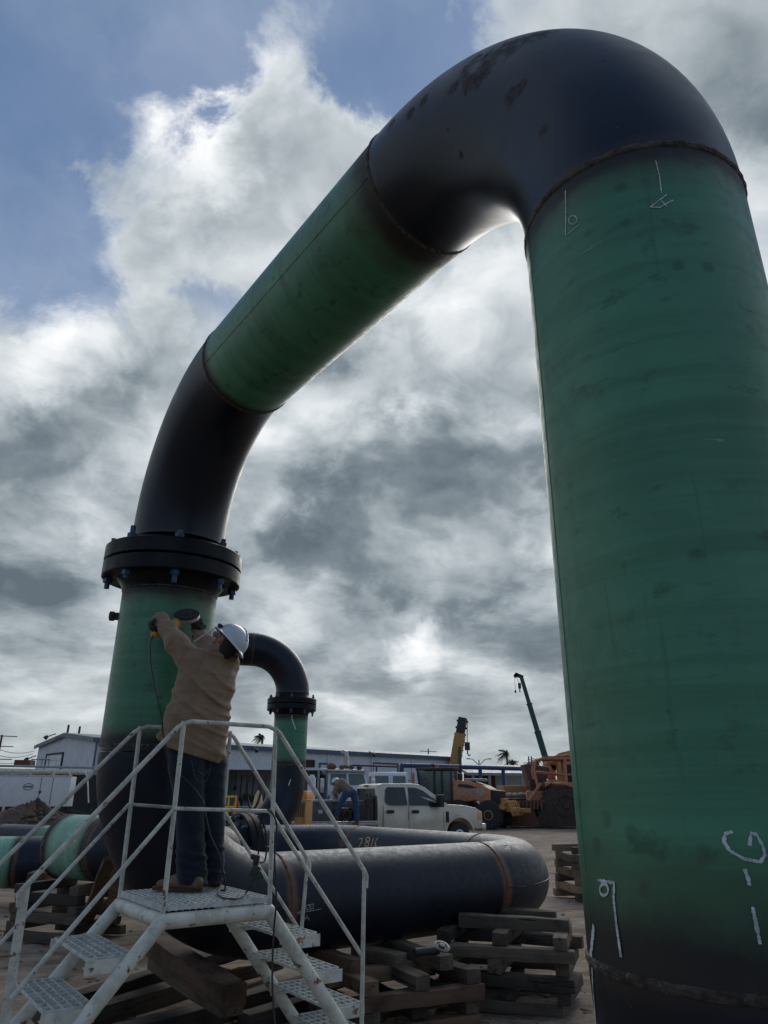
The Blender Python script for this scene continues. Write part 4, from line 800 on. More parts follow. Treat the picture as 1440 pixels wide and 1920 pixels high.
for i, (a, b, w_) in enumerate(((.07, .36, .95), (.36, .68, .78), (.68, 1.0, .62))): mb = MB(); mb.beam(g0_ + dg * L_ * a, g0_ + dg * L_ * b, w_, w_, Vector((.3, 1, 0))); mb.beam(g0_ + dg * L_ * (b - .012), g0_ + dg * L_ * b, w_ + .16, w_ + .16, Vector((.3, 1, 0))); obj('boom_section', mb, M_CGREEN, cg, world=True)
mb = MB(); mb.beam(g2_ + Vector((.3, 0, -.2)), g2_ + Vector((-1.0, 0, .35)), .6, .55); mb.cyl(g2_ + Vector((-.9, -.3, .1)), g2_ + Vector((-.9, .3, .1)), .32); obj('boom_head', mb, M_DARK, cg, world=True)
ct = g2_ + Vector((-.85, 0, 0)); hk = at(974, 1283, 120); mb = MB(); mb.tube([ct, hk], .045, 6); obj('cable', mb, M_DARK, cg, world=True); mb = MB(); mb.bb(hk.x - .22, hk.x + .22, hk.y - .2, hk.y + .2, hk.z - .7, hk.z + .2); mb.tube([hk - Z(.6), hk - Z(1.3)], .1, 8); obj('hook', mb, M_DARK, cg, world=True, bevel=.04)
ct2 = ct + Vector((-.25, 0, 0)); mb = MB(); mb.tube([ct2, ct2 - Z(2.4)], .035, 5); mb.ball(ct2 - Z(2.5), .16, 8, (1, 1, 1.6)); obj('cable', mb, M_DARK, cg, world=True)
mb = MB(); mb.bb(g0_.x - 1, g0_.x + 5, g0_.y - 1.4, g0_.y + 1.4, 1, 2.4); obj('carrier', mb, M_YELLOW, cg, world=True, bevel=.08)
for x in (-.2, 1.6, 3.2, 4.6): mb = MB(); mb.cyl((g0_.x + x, g0_.y - 1.5, .7), (g0_.x + x, g0_.y - 1, .7), .7); obj('wheel', mb, M_TYRE, cg, world=True)

# ================================================================ vehicles
def tapered(poly, hw, belt, tuck, top):   # side outline extruded to a body that narrows above the belt line
    mb = MB(); n = len(poly)
    def y_(z): return hw if z <= belt else hw - tuck * min(1, (z - belt) / (top - belt))
    mb.add([(x, -y_(z), z) for x, z in poly] + [(x, y_(z), z) for x, z in poly], [tuple(range(n)), tuple(range(2 * n - 1, n - 1, -1))] + [(i, i + n, (i + 1) % n + n, (i + 1) % n) for i in range(n)]); return mb, y_
def sidep(poly, y_, s_, off=.004, th=.012):
    mb = MB(); n = len(poly); mb.add([(x, s_ * (y_(z) + off), z) for x, z in poly] + [(x, s_ * (y_(z) + off - th), z) for x, z in poly], [tuple(range(n)), tuple(range(2 * n - 1, n - 1, -1))] + [(i, i + n, (i + 1) % n + n, (i + 1) % n) for i in range(n)]); return mb
def arch(cx, cz, r, a0, a1, n=10): return [(cx + r * math.cos(math.radians(a0 + (a1 - a0) * i / n)), cz + r * math.sin(math.radians(a0 + (a1 - a0) * i / n))) for i in range(n + 1)]
def wheel(parent, x, y0, y1, z, r, mt_r=None, lugs=0, rr=.55):
    mb = MB(); s_ = 1 if y1 > y0 else -1; w_ = abs(y1 - y0); mb.lathe([(r * rr, 0), (r * .9, 0), (r * .985, w_ * .12), (r, w_ * .25), (r, w_ * .75), (r * .985, w_ * .88), (r * .9, w_), (r * rr, w_)], (x, y0, z), (0, s_, 0), 36)
    if lugs:
        for i in range(lugs):
            t = 2 * PI * i / lugs
            for q_ in (.27, .73): c_ = Vector((x + (r + .015) * math.cos(t + q_ * .2), y0 + s_ * w_ * q_, z + (r + .015) * math.sin(t + q_ * .2))); mb.box(c_, (r * .10, w_ * .46, .07), Matrix.Rotation(-(t + PI / 2), 3, 'Y') @ Matrix.Rotation(.5 if q_ < .5 else -.5, 3, 'Z'))
    w = obj('wheel', mb, M_TYRE, parent, ang=40); mb = MB(); mb.lathe([(r * rr * 1.01, 0), (r * rr * .8, w_ * .1), (r * .3, w_ * .16), (r * .28, w_ * .02), (.02, 0)], (x, y1 - s_ * w_ * .1, z), (0, s_, 0), 24); obj('rim', mb, mt_r or M_ALU, w); return w
# ---- pickup
hd = math.radians(25); cR = at(708, 1560, 24.6); ul = Vector((math.cos(hd), math.sin(hd), 0)); vl = Vector((-ul.y, ul.x, 0)); org = Vector((cR.x, cR.y, 0)) + ul * 1.0 + vl * 1.0
pk = thing('pickup_truck', 'champagne crew cab pickup with dark welding bed, parked behind the lying pipes', 'pickup truck', org, hd)
prof = [(-1.0, .62), (-1.0, 1.32), (-.985, 1.86), (-.93, 1.95), (-.75, 1.99), (.35, 2.0), (.62, 1.97), (.85, 1.87), (1.55, 1.40), (1.62, 1.36), (2.2, 1.33), (2.7, 1.25), (2.86, 1.16), (2.93, 1.0), (2.94, .66), (2.86, .60)] + arch(2.03, .42, .52, 20, 165) + [(1.45, .48), (-.9, .48)]
mb, yb = tapered(prof, 1.0, 1.34, .20, 2.0); obj('body', mb, M_BEIGE, pk, bevel=.035, ang=45)
for s_ in (-1, 1):
    obj('window', sidep([(-.62, 1.37), (-.70, 1.48), (-.66, 1.82), (-.58, 1.88), (.05, 1.88), (.07, 1.34), (-.5, 1.34)], yb, s_), M_GLASS, pk, smooth=False); obj('window', sidep([(.16, 1.34), (.15, 1.88), (.45, 1.87), (.72, 1.78), (1.30, 1.37), (1.28, 1.29), (.95, 1.27), (.85, 1.33)], yb, s_), M_GLASS, pk, smooth=False)
    for x in (-.80, .12, 1.42):
        mb = sidep([(x - .007, .60), (x - .007, 1.34), (x + .007, 1.34), (x + .007, .60)], yb, s_, .003, .01); obj('door_seam', mb, M_RUBBER, pk, smooth=False)
    for x in (-.55, .36): mb = MB(); mb.bb(x - .12, x + .12, s_ * .995, s_ * 1.05, 1.09, 1.19); obj('door_handle', mb, M_RUBBER, pk, bevel=.02)
    mb = MB(); mb.bb(1.12, 1.28, s_ * 1.02, s_ * 1.32, 1.28, 1.66); mb.bb(1.15, 1.25, s_ * .93, s_ * 1.05, 1.33, 1.40); obj('mirror', mb, M_RUBBER, pk, bevel=.03)
    mb = MB(); pts = arch(2.03, .42, .545, 8, 172, 14); mb.tube([(x, s_ * 1.0, z) for x, z in pts], .028, 8); obj('wheel_arch', mb, M_BEIGE, pk)
    mb = MB(); mb.bb(1.50, 1.62, s_ * .998, s_ * 1.012, .80, 1.14); obj('fender_vent', mb, M_RUBBER, pk, bevel=.004)
    mb = MB(); mb.bb(2.70, 2.925, s_ * .80, s_ * 1.01, .86, 1.14); obj('headlight', mb, M_AMBER, pk, bevel=.03)
    mb = MB(); mb.bb(-.85, 1.4, s_ * .9, s_ * 1.08, .40, .46); obj('running_board', mb, M_RUBBER, pk, bevel=.01)
mb = MB(); mb.bb(2.90, 3.08, -1.0, 1.0, .52, .76); obj('bumper', mb, M_ALU, pk, bevel=.05); mb = MB(); mb.bb(2.925, 2.95, -.75, .75, .80, 1.15); obj('grille', mb, M_DARK, pk, bevel=.01)
mb = MB(); mb.add([(1.56, -.84, 1.41), (1.56, .84, 1.41), (.87, .74, 1.88), (.87, -.74, 1.88), (1.54, -.84, 1.39), (1.54, .84, 1.39), (.85, .74, 1.86), (.85, -.74, 1.86)], [(0, 1, 2, 3), (7, 6, 5, 4), (0, 4, 5, 1), (2, 6, 7, 3)]); mb.v = [v + Vector((.012, 0, .014)) for v in mb.v]; obj('windshield', mb, M_GLASS, pk)
mb = MB(); mb.add([(-1.012, -.80, 1.40), (-1.012, .80, 1.40), (-1.0, .72, 1.84), (-1.0, -.72, 1.84)], [(0, 1, 2, 3)]); obj('rear_window', mb, M_GLASS, pk); mb = MB(); mb.bb(-1.0, -.955, -.16, .16, 1.90, 1.95); obj('brake_light', mb, M_RED, pk, bevel=.01)
for s_ in (-1, 1): wheel(pk, 2.03, s_ * .70, s_ * .97, .41, .41); wheel(pk, -2.05, s_ * .70, s_ * .97, .41, .41)
# welding bed: deck, boxes, uprights, bottles
mb = MB(); mb.bb(-3.55, -1.05, -1.05, 1.05, .78, .86); mb.bb(-3.6, -1.05, -1.08, -1.05, .74, .88); obj('bed_deck', mb, M_ALU, pk, bevel=.01)
mb = MB(); mb.bb(-3.5, -2.45, -1.02, -.55, .87, 1.42); d = obj('toolbox', mb, M_TOOL, pk, bevel=.015); mb = MB(); mb.bb(-3.52, -2.43, -1.04, -.53, 1.425, 1.49); obj('lid', mb, M_ROOFM, d, bevel=.015); mb = MB(); mb.bb(-3.05, -2.9, -1.05, -1.02, 1.1, 1.2); obj('latch', mb, M_ALU, d)
mb = MB(); mb.bb(-3.5, -1.15, .55, 1.02, .87, 1.45); d = obj('toolbox', mb, M_TOOL, pk, bevel=.015)
mb = MB(); mb.bb(-1.75, -1.12, -.95, .1, .87, 1.40); mb.bb(-1.7, -1.2, -.85, 0, 1.40, 1.46); obj('welding_machine', mb, M_DARK, pk, bevel=.03)
mb = MB(); mb.bb(-2.4, -1.8, -.7, .5, .87, 1.25); obj('welding_machine', mb, M_DARK, pk, bevel=.03)
for x, y in ((-1.2, -.98), (-1.32, -.98)): mb = MB(); mb.lathe([(.11, 0), (.11, .95), (.09, 1.03), (.03, 1.08), (.03, 1.18)], (x, y + .1, .5), (0, 0, 1), 16); obj('gas_bottle', mb, M_DARK, pk)
mb = MB(); mb.bb(-1.1, -1.04, -1.0, 1.0, .86, 1.62); obj('headboard', mb, M_DARK, pk, bevel=.01)
for x, y in ((-1.28, -1.0), (-3.6, -.8)): mb = MB(); mb.bb(x - .04, x + .04, y - .03, y + .03, 1.30 if x > -2 else 1.0, 1.37 if x > -2 else 1.3); obj('marker_light', mb, M_RED, pk)
mb = MB(); mb.bb(-3.72, -3.58, -1.0, 1.0, .5, .68); obj('rear_bumper', mb, M_ALU, pk, bevel=.02); 
mb = MB(); mb.tube([(-3.6, -1.1, .86), (-1.1, -1.1, .84)], .02, 8); obj('side_rail', mb, M_ALU, pk)
for k in range(3): mb = MB(); mb.tube([(-2.3 + .12 * math.cos(a) + k * .25, -.95, 1.05 + .14 * math.sin(a)) for a in [2 * PI * i / 14 for i in range(14)]], .02, 6, closed=True); obj('hose_coil', mb, M_MAROON if k == 1 else M_RUBBER, pk)
# ---- white truck tractor
p_ = at(640, 1500, 34.); sm = thing('truck_tractor', 'white semi tractor cab with exhaust stack and cluttered visor behind the pickup', 'truck', (p_.x, p_.y, 0), math.radians(-62))
zt_ = at(640, 1441, 34).z; prof = [(-1.0, .9), (-1.0, zt_ - .1), (-.8, zt_), (.35, zt_ - .02), (.55, zt_ - .2), (.68, 1.98), (.7, .9)]
mb, ys_ = tapered(prof, 1.0, 2.0, .10, zt_); obj('cab', mb, M_WHITE, sm, bevel=.05)
mb = MB(); mb.prism([(.7, .6), (.7, 1.92), (2.5, 1.72), (2.6, 1.6), (2.6, .6)], -.62, .62); obj('hood', mb, M_WHITE, sm, bevel=.08)
for s_ in (-1, 1): 
    mb = MB(); mb.add([(.697, s_ * .06, 2.04), (.697, s_ * .86, 2.04), (.575, s_ * .80, zt_ - .24), (.575, s_ * .06, zt_ - .24)], [(0, 1, 2, 3)]); obj('windshield', mb, M_GLASSG, sm); obj('window', sidep([(-.35, 1.95), (-.35, zt_ - .28), (.30, zt_ - .28), (.42, 1.95)], ys_, s_), M_GLASSG, sm)
    mb = MB(); mb.prism(arch(2.0, .55, .72, 0, 180) + arch(2.0, .55, .6, 180, 0), s_ * .62, s_ * 1.08); obj('fender', mb, M_WHITE, sm); wheel(sm, 2.0, s_ * .75, s_ * 1.05, .52, .52, M_WHITE); wheel(sm, -2.2, s_ * .5, s_ * 1.05, .52, .52, M_WHITE)
    mb = MB(); mb.cyl((.95, s_ * .9, .9), (.95, s_ * .9, 1.6), .16); obj('air_cleaner', mb, M_ALU, sm); mb = MB(); mb.bb(.6, .7, s_ * 1.15, s_ * 1.35, 1.7, 2.3); obj('mirror', mb, M_ALU, sm, bevel=.03)
mb = MB(); mb.beam((.50, -1.05, zt_ - .1), (.50, 1.05, zt_ - .1), .5, .06); obj('visor', mb, M_ALU, sm)
mb = MB()
for i in range(16): mb.ball((rnd.uniform(-.3, .6), rnd.uniform(-.9, .9), zt_ + .05), rnd.uniform(.05, .14), 7)
obj('roof_clutter', mb, M_BROWN, sm); mb = MB(); mb.tube([(-1.15, .75, .9), (-1.15, .75, zt_ + .55), (-1.12, .7, zt_ + .75), (-1.25, .55, zt_ + .78)], .12, 12); obj('exhaust_stack', mb, M_ALU, sm)
mb = MB(); mb.bb(-4.2, -1, -.45, .45, .65, .95); obj('chassis', mb, M_DARK, sm)
mb = MB(); mb.bb(-2.2, -1.15, -1.05, 1.05, .95, 2.3); obj('sleeper_rack', mb, M_MAROON, sm, bevel=.02)
# ---- second white cab
p_ = at(728, 1500, 41.); s2 = thing('service_truck', 'small white boxy truck cab between the semi and the grader', 'truck', (p_.x, p_.y, 0), math.radians(-80)); zt2 = at(728, 1448, 41).z
prof = [(-1.0, .8), (-1.0, zt2 - .05), (-.9, zt2), (.4, zt2), (.55, zt2 - .15), (.65, 1.9), (.65, .8)]; mb, ys_ = tapered(prof, 1.0, 1.9, .06, zt2); obj('cab', mb, M_WHITE, s2, bevel=.04)
mb = MB(); mb.add([(.66, -.85, 1.95), (.66, -.1, 1.95), (.575, -.1, zt2 - .2), (.575, -.82, zt2 - .2)], [(0, 1, 2, 3)]); obj('windshield', mb, M_GLASSG, s2); mb = MB(); mb.add([(.66, .85, 1.95), (.66, .15, 1.95), (.575, .15, zt2 - .2), (.575, .82, zt2 - .2)], [(3, 2, 1, 0)]); obj('windshield', mb, M_GLASSG, s2)
mb = MB(); mb.bb(.6, 1.7, -.9, .9, .6, 1.6); obj('hood', mb, M_ORANGE, s2, bevel=.06)
for s_ in (-1, 1): obj('window', sidep([(-.7, 1.9), (-.7, zt2 - .2), (.2, zt2 - .2), (.3, 1.9)], ys_, s_), M_GLASSG, s2); wheel(s2, 1.1, s_ * .7, s_ * 1.0, .48, .48); wheel(s2, -2.2, s_ * .7, s_ * 1.0, .48, .48)
mb = MB(); mb.bb(-3.5, -1.05, -1, 1, .7, 1.6); obj('body', mb, M_TOOL, s2, bevel=.04)
bm_ = at(690, 1436, 44); mb = MB(); mb.tube([at(660, 1435, 44), at(745, 1438, 44)], .05, 6); mb.tube([at(706, 1437, 44), (at(706, 1437, 44).x, 44, .2)], .05, 6); tag(obj('mast', mb, M_DARK), 'thin dark horizontal mast in front of the roll up door', 'mast')
# ---- grader
M_DECAL = mat('worn_decal', (.40, .38, .35), (.25, .21, .18), rough=.6, scale=9, bmp=0)
p_ = at(838, 1550, 42.5); gr = thing('motor_grader', 'faded orange motor grader with dark cab, its engine end facing right', 'grader', (p_.x, p_.y, 0), math.radians(-24))
mb = MB(); cabp = [(-1.15, 1.35), (-1.35, 1.9), (-1.45, 2.95), (.62, 2.95), (.6, 1.3), (.2, 1.05), (-.9, 1.05)]
mb.prism([(-1.5, 2.93), (-1.5, 3.06), (.75, 3.08), (.75, 2.93)], -.82, .82); obj('cab_roof', mb, M_DARK, gr, bevel=.03)
mb = MB()
for s_ in (-1, 1):
    for a, b in (((-1.15, 1.2), (-1.42, 2.94)), ((-.42, 1.1), (-.42, 2.94)), ((.02, 1.1), (.02, 2.94)), ((.58, 1.2), (.58, 2.94)), ((-1.15, 1.2), (.58, 1.2)), ((-.42, 1.6), (.02, 1.6))): mb.beam((a[0], s_ * .74, a[1]), (b[0], s_ * .74, b[1]), .09, .11, Vector((0, 1, 0)))
mb.bb(-1.1, .6, -.76, .76, 1.0, 1.4); obj('cab_frame', mb, M_DARK, gr, bevel=.01)
for s_ in (-1, 1):
    for poly in ([(-1.17, 1.4), (-1.36, 2.88), (-.47, 2.88), (-.47, 1.4)], [(-.37, 1.4), (-.37, 2.88), (-.03, 2.88), (-.03, 1.4)], [(.07, 1.4), (.07, 2.88), (.53, 2.88), (.53, 1.4)]): mb = MB(); mb.prism(poly, s_ * .715, s_ * .725); obj('window', mb, M_GLASSG, gr)
mb = MB(); mb.bb(.58, .60, -.68, .68, 1.7, 2.88); obj('window', mb, M_GLASSG, gr); mb = MB(); mb.add([(-1.2, -.68, 1.4), (-1.2, .68, 1.4), (-1.41, .68, 2.9), (-1.41, -.68, 2.9)], [(0, 1, 2, 3)]); obj('window', mb, M_GLASSG, gr)
hood = [(.62, 1.0), (.62, 2.42), (1.6, 2.36), (2.35, 2.15), (2.75, 1.95), (2.75, 1.0), (2.6, .75), (2.35, 1.25), (1.9, 1.4), (1.2, 1.3), (.9, 1.0)]
mb = MB(); mb.prism(hood, -.72, .72); obj('hood', mb, M_ORANGE, gr, bevel=.05)
for s_ in (-1, 1): mb = MB(); mb.prism([(.95, 2.08), (.98, 2.22), (1.6, 2.18), (2.05, 2.02), (1.6, 2.0)], s_ * .722, s_ * .735); obj('hood_vent', mb, M_DARK, gr)
mb = MB(); mb.prism([(2.76, .95), (2.76, 1.93), (3.25, 1.88), (3.2, 1.0)], -.60, .60); obj('radiator', mb, M_RUBBER, gr, bevel=.03)
mb = MB(); mb.bb(1.2, 2.3, -.5, .5, 2.36, 2.5); obj('hood_top', mb, M_ROOFM, gr, bevel=.05)
mb = MB(); mb.cyl((.75, .45, 2.3), (.75, .45, 3.25), .07, n=12); obj('exhaust', mb, M_DARK, gr); mb = MB(); mb.lathe([(.14, 0), (.14, .3), (.07, .33)], (.95, -.3, 2.45), (0, 0, 1), 16); obj('air_intake', mb, M_DARK, gr)
mb = MB(); mb.lathe([(.09, 0), (.09, .14), (.04, .2)], (-.5, 0, 3.08), (0, 0, 1), 12); obj('beacon', mb, mat('orange_beacon', (.7, .12, .02), bmp=0, rough=.3), gr); mb = MB(); mb.cyl((-.9, .3, 3.07), (-.9, .3, 3.3), .12, n=12); obj('lamp', mb, M_DARK, gr)
for s_ in (-1, 1):
    wheel(gr, 1.05, s_ * .82, s_ * 1.28, .68, .68, M_YELLOW, 22, .45); wheel(gr, 2.75, s_ * .82, s_ * 1.28, .68, .68, M_YELLOW, 22, .45)
mb = MB()
for i in range(5): y = -.9 + i * .45; mb.beam((3.2, y, 1.1 + .1 * (i % 2)), (3.75, y, 1.35), .12, .22, Vector((0, 1, 0))); mb.beam((3.75, y, 1.35), (4.0, y + .05, .65), .12, .18, Vector((0, 1, 0)))
mb.bb(3.3, 3.6, -1.2, 1.2, .95, 1.15); mb.bb(3.6, 4.3, -.9, -.6, .85, 1.05); mb.bb(3.6, 4.6, .3, .5, .8, 1.0); mb.bb(3.0, 3.4, -.5, .5, .9, 1.5); obj('ripper', mb, M_YELLOW, gr, bevel=.02)
mb = MB(); mb.beam((.6, 0, .9), (3.2, 0, .9), .7, .5); obj('frame', mb, M_TRACK, gr)
mb = MB(); mb.tube([(-1.0, 0, 1.5), (-1.7, 0, 2.1), (-3.0, 0, 2.0), (-4.3, 0, 1.3)], .2, 10); obj('front_frame', mb, M_ORANGE, gr)
mb = MB(); mb.bb(-1.9, -1.3, -.95, .95, 1.0, 1.6); mb.ball((-1.55, -.5, 1.7), .45, 14, (1.3, 1, .8)); obj('saddle', mb, M_ORANGE, gr, bevel=.03)
mb = MB()
for x in (-2.55, -1.65): mb.bb(x - .07, x + .07, -.9, -.78, 1.2, 2.75 if x < -2 else 2.8)
mb.bb(-2.55, -1.7, -.88, -.8, 1.45, 1.62); mb.bb(-2.5, -1.75, -.88, -.8, 2.0, 2.1); mb.bb(-2.5, -1.75, -.88, -.8, 2.35, 2.43); obj('blade_lift', mb, M_ORANGE, gr, bevel=.01)
mb = MB(); mb.prism([(-2.6, .1), (-2.75, .35), (-2.72, .6), (-2.55, .8), (-2.5, .8), (-2.66, .6), (-2.69, .35), (-2.52, .1)], -1.7, 1.7); obj('blade', mb, M_MAROON, gr); wheel(gr, -4.2, -1.1, -.7, .6, .6, M_YELLOW, 18, .45); wheel(gr, -4.2, .7, 1.1, .6, .6, M_YELLOW, 18, .45)
def text3(parent, s, loc, size, mt, rot, name='lettering', ext=.004):
    cu = bpy.data.curves.new(name, 'FONT'); cu.body = s; cu.size = size; cu.extrude = ext; cu.align_x = 'CENTER'; cu.align_y = 'CENTER'; cu.offset = size * .02
    tmp = bpy.data.objects.new('tmp', cu); me = bpy.data.meshes.new_from_object(tmp); bpy.data.objects.remove(tmp); me.materials.clear(); me.materials.append(mt); me.name = name
    o = bpy.data.objects.new(name, me); C.objects.link(o); o.parent = parent; o.location = loc; o.rotation_euler = rot; return o
text3(gr, 'CASE', (1.35, -.728, 1.79), .36, M_DECAL, (PI / 2, 0, 0)); mb = MB(); mb.bb(.85, 1.0, -.735, -.725, 1.74, 1.84); mb.bb(1.85, 2.05, -.735, -.725, 1.77, 1.82); mb.lathe([(.22, 0), (.22, .012), (.13, .014), (.13, .004)], (2.2, -.722, 1.79), (0, -1, 0), 24); obj('emblem', mb, M_DECAL, gr)
# ---- dozer with covered track, rusty frame
p_ = at(1046, 1553, 43.); dz_ = thing('bulldozer', 'muddy brown bulldozer with triangular track cover and rusty roll frame', 'bulldozer', (p_.x, p_.y, 0), math.radians(-8))
mb = MB(); mb.prism([(-1.3, .1), (-.6, 2.0), (-.3, 2.15), (.5, 2.1), (1.3, 1.75), (1.9, .9), (1.9, .1)], -1.15, -.6); mb.prism([(-1.3, .1), (-.6, 2.0), (-.3, 2.15), (.5, 2.1), (1.3, 1.75), (1.9, .9), (1.9, .1)], .6, 1.15); obj('track', mb, M_TRACK, dz_, bevel=.06)
mb = MB()
pts = [(-1.36, .1), (-.64, 2.05), (-.3, 2.22), (.5, 2.17), (1.34, 1.82), (1.95, .95)]
for i in range(len(pts) - 1):
    for k in range(6): a = Vector((pts[i][0], -.88, pts[i][1])); b = Vector((pts[i + 1][0], -.88, pts[i + 1][1])); c_ = a.lerp(b, k / 6); mb.beam(c_, c_ + (b - a).normalized() * .16, .66, .07, Vector((0, 0, 1)))
obj('track_shoes', mb, M_TRACK, dz_); mb = MB(); mb.lathe([(.62, 0), (.62, .06), (.5, .08), (.46, .02), (.2, .03), (.16, .12), (.02, .13)], (.45, -1.14, 1.15), (0, -1, 0), 28); obj('sprocket', mb, M_TRACK, dz_)
mb = MB(); mb.bb(-1.6, 2.4, -.6, .6, .7, 1.9); mb.bb(-.6, 2.4, -1.1, 1.1, 2.1, 2.35); obj('hull', mb, M_ORANGE, dz_, bevel=.05)
mb = MB(); 
for y in (-.95, .95): mb.tube([(-1.0, y, 2.1), (-1.15, y, 3.0), (-1.0, y, 3.5), (-.6, y, 3.6), (2.3, y, 3.6)], .075, 8); mb.tube([(.6, y, 2.3), (.6, y, 3.6)], .07, 8); mb.tube([(1.7, y, 2.3), (1.7, y, 3.6)], .07, 8); mb.tube([(-1.0, y, 2.9), (.6, y, 2.75), (1.7, y, 2.75)], .05, 8)
mb.tube([(-.8, -.95, 2.3), (-1.9, -.95, .9)], .08, 8); obj('roll_frame', mb, M_ORANGE, dz_)
mb = MB(); mb.bb(-.6, 2.3, -1.0, 1.0, 3.6, 3.72); obj('canopy', mb, M_MAROON, dz_, bevel=.02); mb = MB(); mb.bb(.7, 1.4, -.6, .4, 2.3, 3.3); obj('seat', mb, M_DARK, dz_, bevel=.06)
mb = MB(); mb.bb(-1.4, -.7, -.5, .5, 1.9, 2.5); mb.tube([(-1.9, -1., .5), (-2.6, -1.0, .35)], .09, 8); obj('lift_arm', mb, M_TRACK, dz_)
# blade pan left of it
p_ = at(985, 1540, 43.); sc_ = thing('dozer_blade', 'maroon toothed scoop lying left of the bulldozer', 'blade', (p_.x, p_.y, 0), math.radians(-18))
mb = MB(); mb.prism([(-1.05, .05), (-.95, .35), (-.85, 1.25), (-.2, 1.35), (1.2, 1.45), (1.25, 1.3), (.6, .9), (.9, .1)], -.9, .9); obj('shell', mb, M_MAROON, sc_, bevel=.03)
for i in range(7): mb = MB(); mb.beam((-.1 + i * .2, -.95, 1.42), (-.16 + i * .2, -1.05, .95), .1, .06, Vector((0, 1, 0))); obj('tooth', mb, M_MAROON, sc_)
# orange flat body with white sacks
p_ = at(988, 1500, 47.); fb = thing('flatbed_trailer', 'orange sided flatbed loaded with pale sacks behind the scoop', 'trailer', (p_.x, p_.y, 0), .05); mb = MB(); mb.bb(-1.6, 2.2, -1, 1, 1.5, 2.2); obj('body', mb, mat('orange_sideboards', (.46, .20, .06), (.38, .15, .05), rough=.6, scale=5, bmp=.1), fb, bevel=.03); mb = MB(); mb.bb(-1.6, 2.2, -.9, .9, .9, 1.45); obj('chassis', mb, M_DARK, fb)
for x in (-1., -.0, 1.): wheel(fb, x, -.7, -1.0, .5, .5)
for i in range(9): mb = MB(); mb.ball((-1.3 + i * .36, -1.02 + rnd.uniform(-.04, .04), 1.72 + rnd.uniform(-.05, .05)), .2, 8, (1.1, .5, .55)); obj('sack', mb, M_WHITE, fb)
# dark upright bucket
p_ = at(1000, 1500, 46.); ub_ = thing('loader_bucket', 'tall dark maroon bucket plate standing behind the flatbed', 'bucket', (p_.x, p_.y, 0)); mb = MB(); mb.prism([(-.45, 0), (-.15, 1.6), (-.55, 3.4), (-.25, 3.45), (.9, 3.25), (1.0, 3.1), (.35, 1.6), (.3, 0)], -.7, .7); obj('shell', mb, M_MAROON, ub_, bevel=.04)
# excavator
p_ = at(1072, 1500, 49.); ex = thing('excavator', 'orange excavator with arched boom behind the bulldozer', 'excavator', (p_.x, p_.y, 0)); 
mb = MB(); bp = [at(1028, 1460, 49), at(1030, 1437, 49), at(1050, 1424, 49), at(1075, 1418, 49), at(1100, 1425, 49), at(1125, 1455, 49)]; 
for i in range(len(bp) - 1): mb.beam(bp[i], bp[i + 1] + (bp[i + 1] - bp[i]).normalized() * .15, .55, [.8, .75, .8, .75, .6][i], Vector((0, 1, 0)).cross((bp[i + 1] - bp[i])).normalized() * 1)
obj('boom', mb, M_ORANGE, ex, world=True, bevel=.04); mb = MB(); mb.tube([at(1032, 1430, 48.5), at(1048, 1420, 48.5)], .13, 8); mb.tube([at(1048, 1420, 48.5), at(1064, 1415, 48.5)], .07, 8); obj('ram', mb, M_YELLOW, ex, world=True)
mb = MB(); mb.bb(-1.6, 2.0, -1.2, 1.2, 1.2, 2.6); obj('house', mb, M_ORANGE, ex, bevel=.08); mb = MB(); mb.bb(-.9, .3, -1.2, -.2, 2.6, 3.6); cb_ = obj('cab', mb, M_YELLOW, ex, bevel=.06); mb = MB(); mb.bb(-.8, .2, -1.215, -1.19, 2.75, 3.5); obj('window', mb, M_GLASSG, cb_)
for s_ in (-1, 1): mb = MB(); mb.prism(arch(-1.6, .5, .5, 90, 270) + arch(1.6, .5, .5, -90, 90), s_ * .8, s_ * 1.4); obj('track', mb, M_TRACK, ex, bevel=.04)
for i, (px, L) in enumerate(((1003, 1.8), (1030, 1.5))): q_ = gz(px, 1549); timber((q_.x - L / 2, q_.y, .12), (q_.x + L / 2, q_.y - .2, .12), .4, .24, M_WOODD, ['left', 'right'][i] + ' dark pad of wood on the ground before the bulldozer', 'wood pads under the machines')
# ---- things behind the worker, right of the leg
p_ = at(468, 1500, 30); cn = thing('storage_container', 'grey open storage box with tools hung inside, behind the second pipe', 'container', (at(418, 1500, 32).x, 32, 0), .06); cw = at(600, 1500, 33).x - at(418, 1500, 32).x; zt3 = at(470, 1443, 32).z
mb = MB(); corr(mb, 0, cw, 1.8, .1, lambda x: zt3, pitch=.25, dep=.03); mb.bb(0, .08, 0, 1.8, .1, zt3); mb.bb(cw - .08, cw, 0, 1.8, .1, zt3); obj('wall', mb, M_ROOFM, cn, smooth=False); mb = MB(); mb.bb(-.05, cw + .05, 0, 1.85, zt3, zt3 + .1); obj('roof', mb, M_PANEL, cn, smooth=False)
mb = MB(); mb.bb(0, cw, 0, 1.8, .05, .12); obj('floor', mb, M_DARK, cn); mb = MB(); mb.bb(0.1, cw * .5, 1.3, 1.75, 1.1, 1.15); obj('shelf', mb, M_ALU, cn)
for i in range(9):
    x = .25 + i * .27; z_ = rnd.uniform(1.3, 2.0); mb = MB(); mb.tube([(x, 1.65, zt3 - .2), (x + rnd.uniform(-.05, .05), 1.62, z_)], .018, 5); mb.ball((x, 1.6, z_ - .12), rnd.uniform(.07, .17), 8, (1, .5, 1.2)); obj('hanging_tool', mb, M_DARK, cn)
